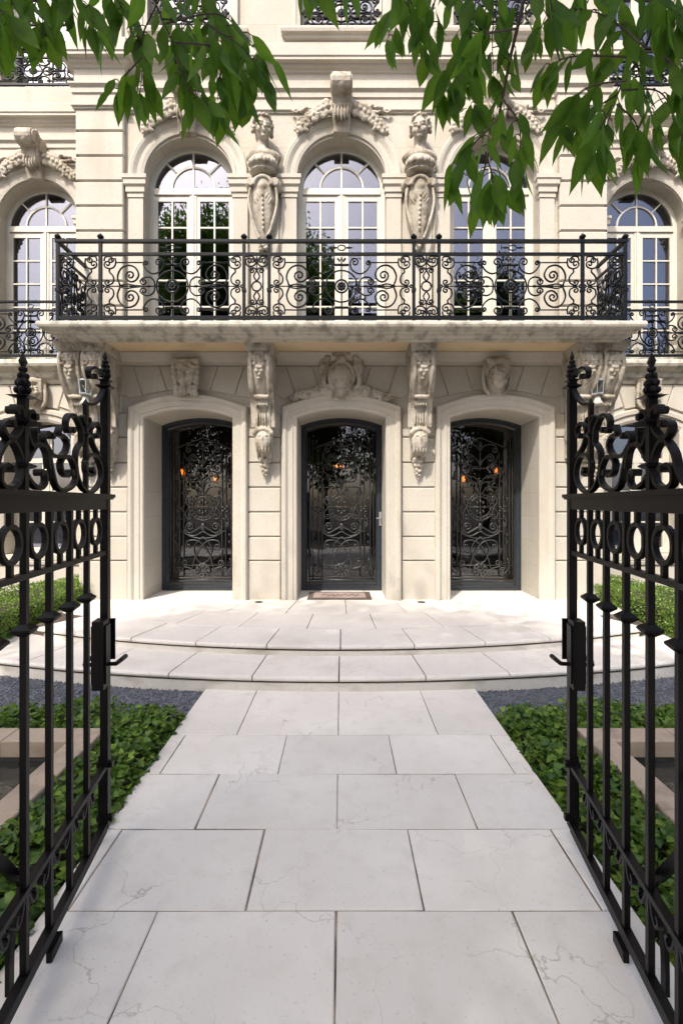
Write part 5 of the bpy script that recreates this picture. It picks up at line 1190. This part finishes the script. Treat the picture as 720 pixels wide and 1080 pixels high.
def tree(name, label, trunk, limbs, crown, n, twigs, group):
    t = empty(name, (trunk[0][0], trunk[0][1], 0), label, 'tree', group); o = (trunk[0][0], trunk[0][1], 0)
    b = MB(); m = len(trunk); b.limb(trunk, [.20-.11*i/(m-1) for i in range(m)], 12)
    for l in limbs: b.limb(cr(l, 3), [max(.012, .075*(1-.85*i/(3*(len(l)-1)))) for i in range(3*(len(l)-1)+1)], 8)
    b.build('trunk', M['bark'], t, o, True)
    Bs, Ds, Ls, Ro, Wd = [], [], [], [], []
    if twigs:
        for cnt, pts in twigs:
            tb = MB(); main = cnt == 13 or (cnt == 9 and pts[0][0] > .83); cnt = int(cnt*1.0) if not main else cnt+3
            q = cr(pts, 4)
            tb.limb(q, [(.0065 if main else .0026)*(1-.7*i/(len(q)-1)) for i in range(len(q))], 6)
            Q = np.array(q)
            for i in range(cnt):
                u = (.18+.82*(i+.5)/cnt)*(len(Q)-1); k0 = min(int(u), len(Q)-2); p = Q[k0]+(Q[k0+1]-Q[k0])*(u-k0); tg = Q[k0+1]-Q[k0]; tg /= np.linalg.norm(tg)+1e-9
                sd = 1 if i % 2 else -1; side = np.array([sd*rng.uniform(.25, .8), rng.uniform(-.5, .5), 0]); dd = np.array([0, 0, -1.0])+side*rng.uniform(.4, 1.1)+tg*rng.uniform(.2, .6)
                st = p+side*rng.uniform(.012, .040)+np.array([0, 0, rng.uniform(-.012, .008)])
                tb.limb([p, (p+st)/2+np.array([0, 0, .004]), st], [.0018, .0015, .0013], 4)
                Bs.append(st); Ds.append(dd); Ls.append(rng.uniform(.066, .130)*(1.0 if cnt > 7 else 1.05)); Ro.append(PI/2+rng.normal(0, .65)); Wd.append(rng.uniform(.14, .205))
            for e in range(2):                               # terminal leaflets
                st = Q[-1]; Bs.append(st); Ds.append(np.array([rng.uniform(-.3, .3), rng.uniform(-.3, .3), -1.])); Ls.append(rng.uniform(.085, .12)); Ro.append(PI/2+rng.normal(0, .5)); Wd.append(.17)
            tb.build('branch', M['bark'], t, tuple(pts[0]), True)
        Ls = np.array(Ls); v, f, mm = leaf_cloud(np.array(Bs), np.array(Ds), np.array(Ro), Ls, Ls*np.array(Wd), ASH, .14, .13)
        tone = np.clip(np.repeat(rng.normal(.38, .28, len(Ls)), mm).reshape(-1, 3)+np.array([0, .34, 0]), 0, 1.3).ravel(); fast_mesh('leaves', v, f, M['leaf'], tone, t, True, o)
    # crown: leaf clumps strung through the volume
    nc = n//60; (cx, cy, cz), (rx, ry, rz) = crown
    P_ = rng.normal(0, 1, (nc, 3)); P_ /= np.linalg.norm(P_, axis=1, keepdims=True); P_ *= (rng.random(nc)**.4)[:, None]; C = P_*np.array([rx, ry, rz])+np.array([cx, cy, cz])
    base = (C[:, None]+rng.normal(0, 1, (nc, 60, 3))*np.array([.42, .42, .26])).reshape(-1, 3); nn = len(base)
    if twigs is not None:
        keep = (base[:, 1] < -.15) | (base[:, 2] > 5.0+base[:, 1]*.8) ; base = base[keep]; nn = len(base)
    d = rng.normal(0, 1, (nn, 3)); d[:, 2] -= .9; L = rng.uniform(.10, .17, nn)*(1 if twigs is not None else 1.7)
    v, f, mm = leaf_cloud(base, d, rng.uniform(0, 6.28, nn), L, L*.26, SIMPLE, .2, .1)
    fast_mesh('crown', v, f, M['leaf' if twigs is not None else 'far_leaf'], np.repeat(np.clip(rng.normal(.5, .25, nn), 0, 1), mm), t, org=o); return t
tl = [(n_, p) for s_, n_, p in TW if s_ == 'L']; trr = [(n_, p) for s_, n_, p in TW if s_ == 'R']
tree('ash_tree', 'leafy tree whose dense spray of drooping leaves hangs in over the left gate', [(-3.3, -2.2, -.1), (-3.25, -2.2, 1.5), (-3.1, -2.3, 3.2), (-3.3, -3.2, 6.0), (-4.2, -4.6, 10.0)],
     [[(-3.1, -2.3, 3.2), (-2.2, -1.2, 3.9), (-1.0, .2, 3.6), (-.50, 1.15, 3.06)], [(-3.1, -2.3, 3.0), (-2.3, -1.0, 3.5), (-1.4, .4, 3.4), (-.95, 1.2, 3.08)], [(-3.5, -3.5, 7.0), (-2.6, -3.4, 10.2)], [(-3.7, -3.9, 7.8), (-6.2, -5.0, 10.6)]],
     ((-4.3, -5.3, 11.0), (3.7, 3.7, 1.7)), 60000, tl, 'trees over the gate')
tree('ash_tree', 'leafy tree whose separate long branches hang in over the middle and right of the path', [(3.5, -2.4, -.1), (3.45, -2.4, 1.6), (3.3, -2.5, 3.4), (3.0, -2.7, 5.6)],
     [[(3.3, -2.5, 3.4), (2.4, -1.2, 4.0), (1.2, .2, 3.7), (.49, 1.2, 3.12)], [(3.3, -2.5, 3.2), (2.6, -1.0, 3.6), (1.5, .4, 3.4), (.87, 1.2, 3.12)], [(3, -2.7, 5), (1.8, -2.8, 6.4)], [(3, -2.7, 5), (3.9, -2.0, 6.3)]],
     ((3.4, -3.4, 7.3), (2.2, 2.2, 1.5)), 16000, trr, 'trees over the gate')
# trees across the street (they show in the window reflections)
st = tree('street_tree', 'tall street tree across the road behind the camera', [(-14, -15.5, -.1), (-14, -15.5, 3), (-13.8, -15.5, 7)], [[(-14, -15.5, 4), (-12.8, -15.1, 7)], [(-14, -15.5, 4.5), (-15.5, -15.8, 7.5)]], ((-14, -15.5, 7.6), (3.7, 2.6, 5.6)), 24000, None, 'street trees behind the camera')
for x, y in ((-10, -15), (-5.5, -16.5), (-1, -15.5), (4, -16.5), (9, -15), (13.5, -16.5)):
    c = copy_tree(st, None, (x+14, y+15.5, 0)); c.rotation_euler.z = x
    if x in (-10, -1, 9): c.scale = (.9, .9, 1.28)
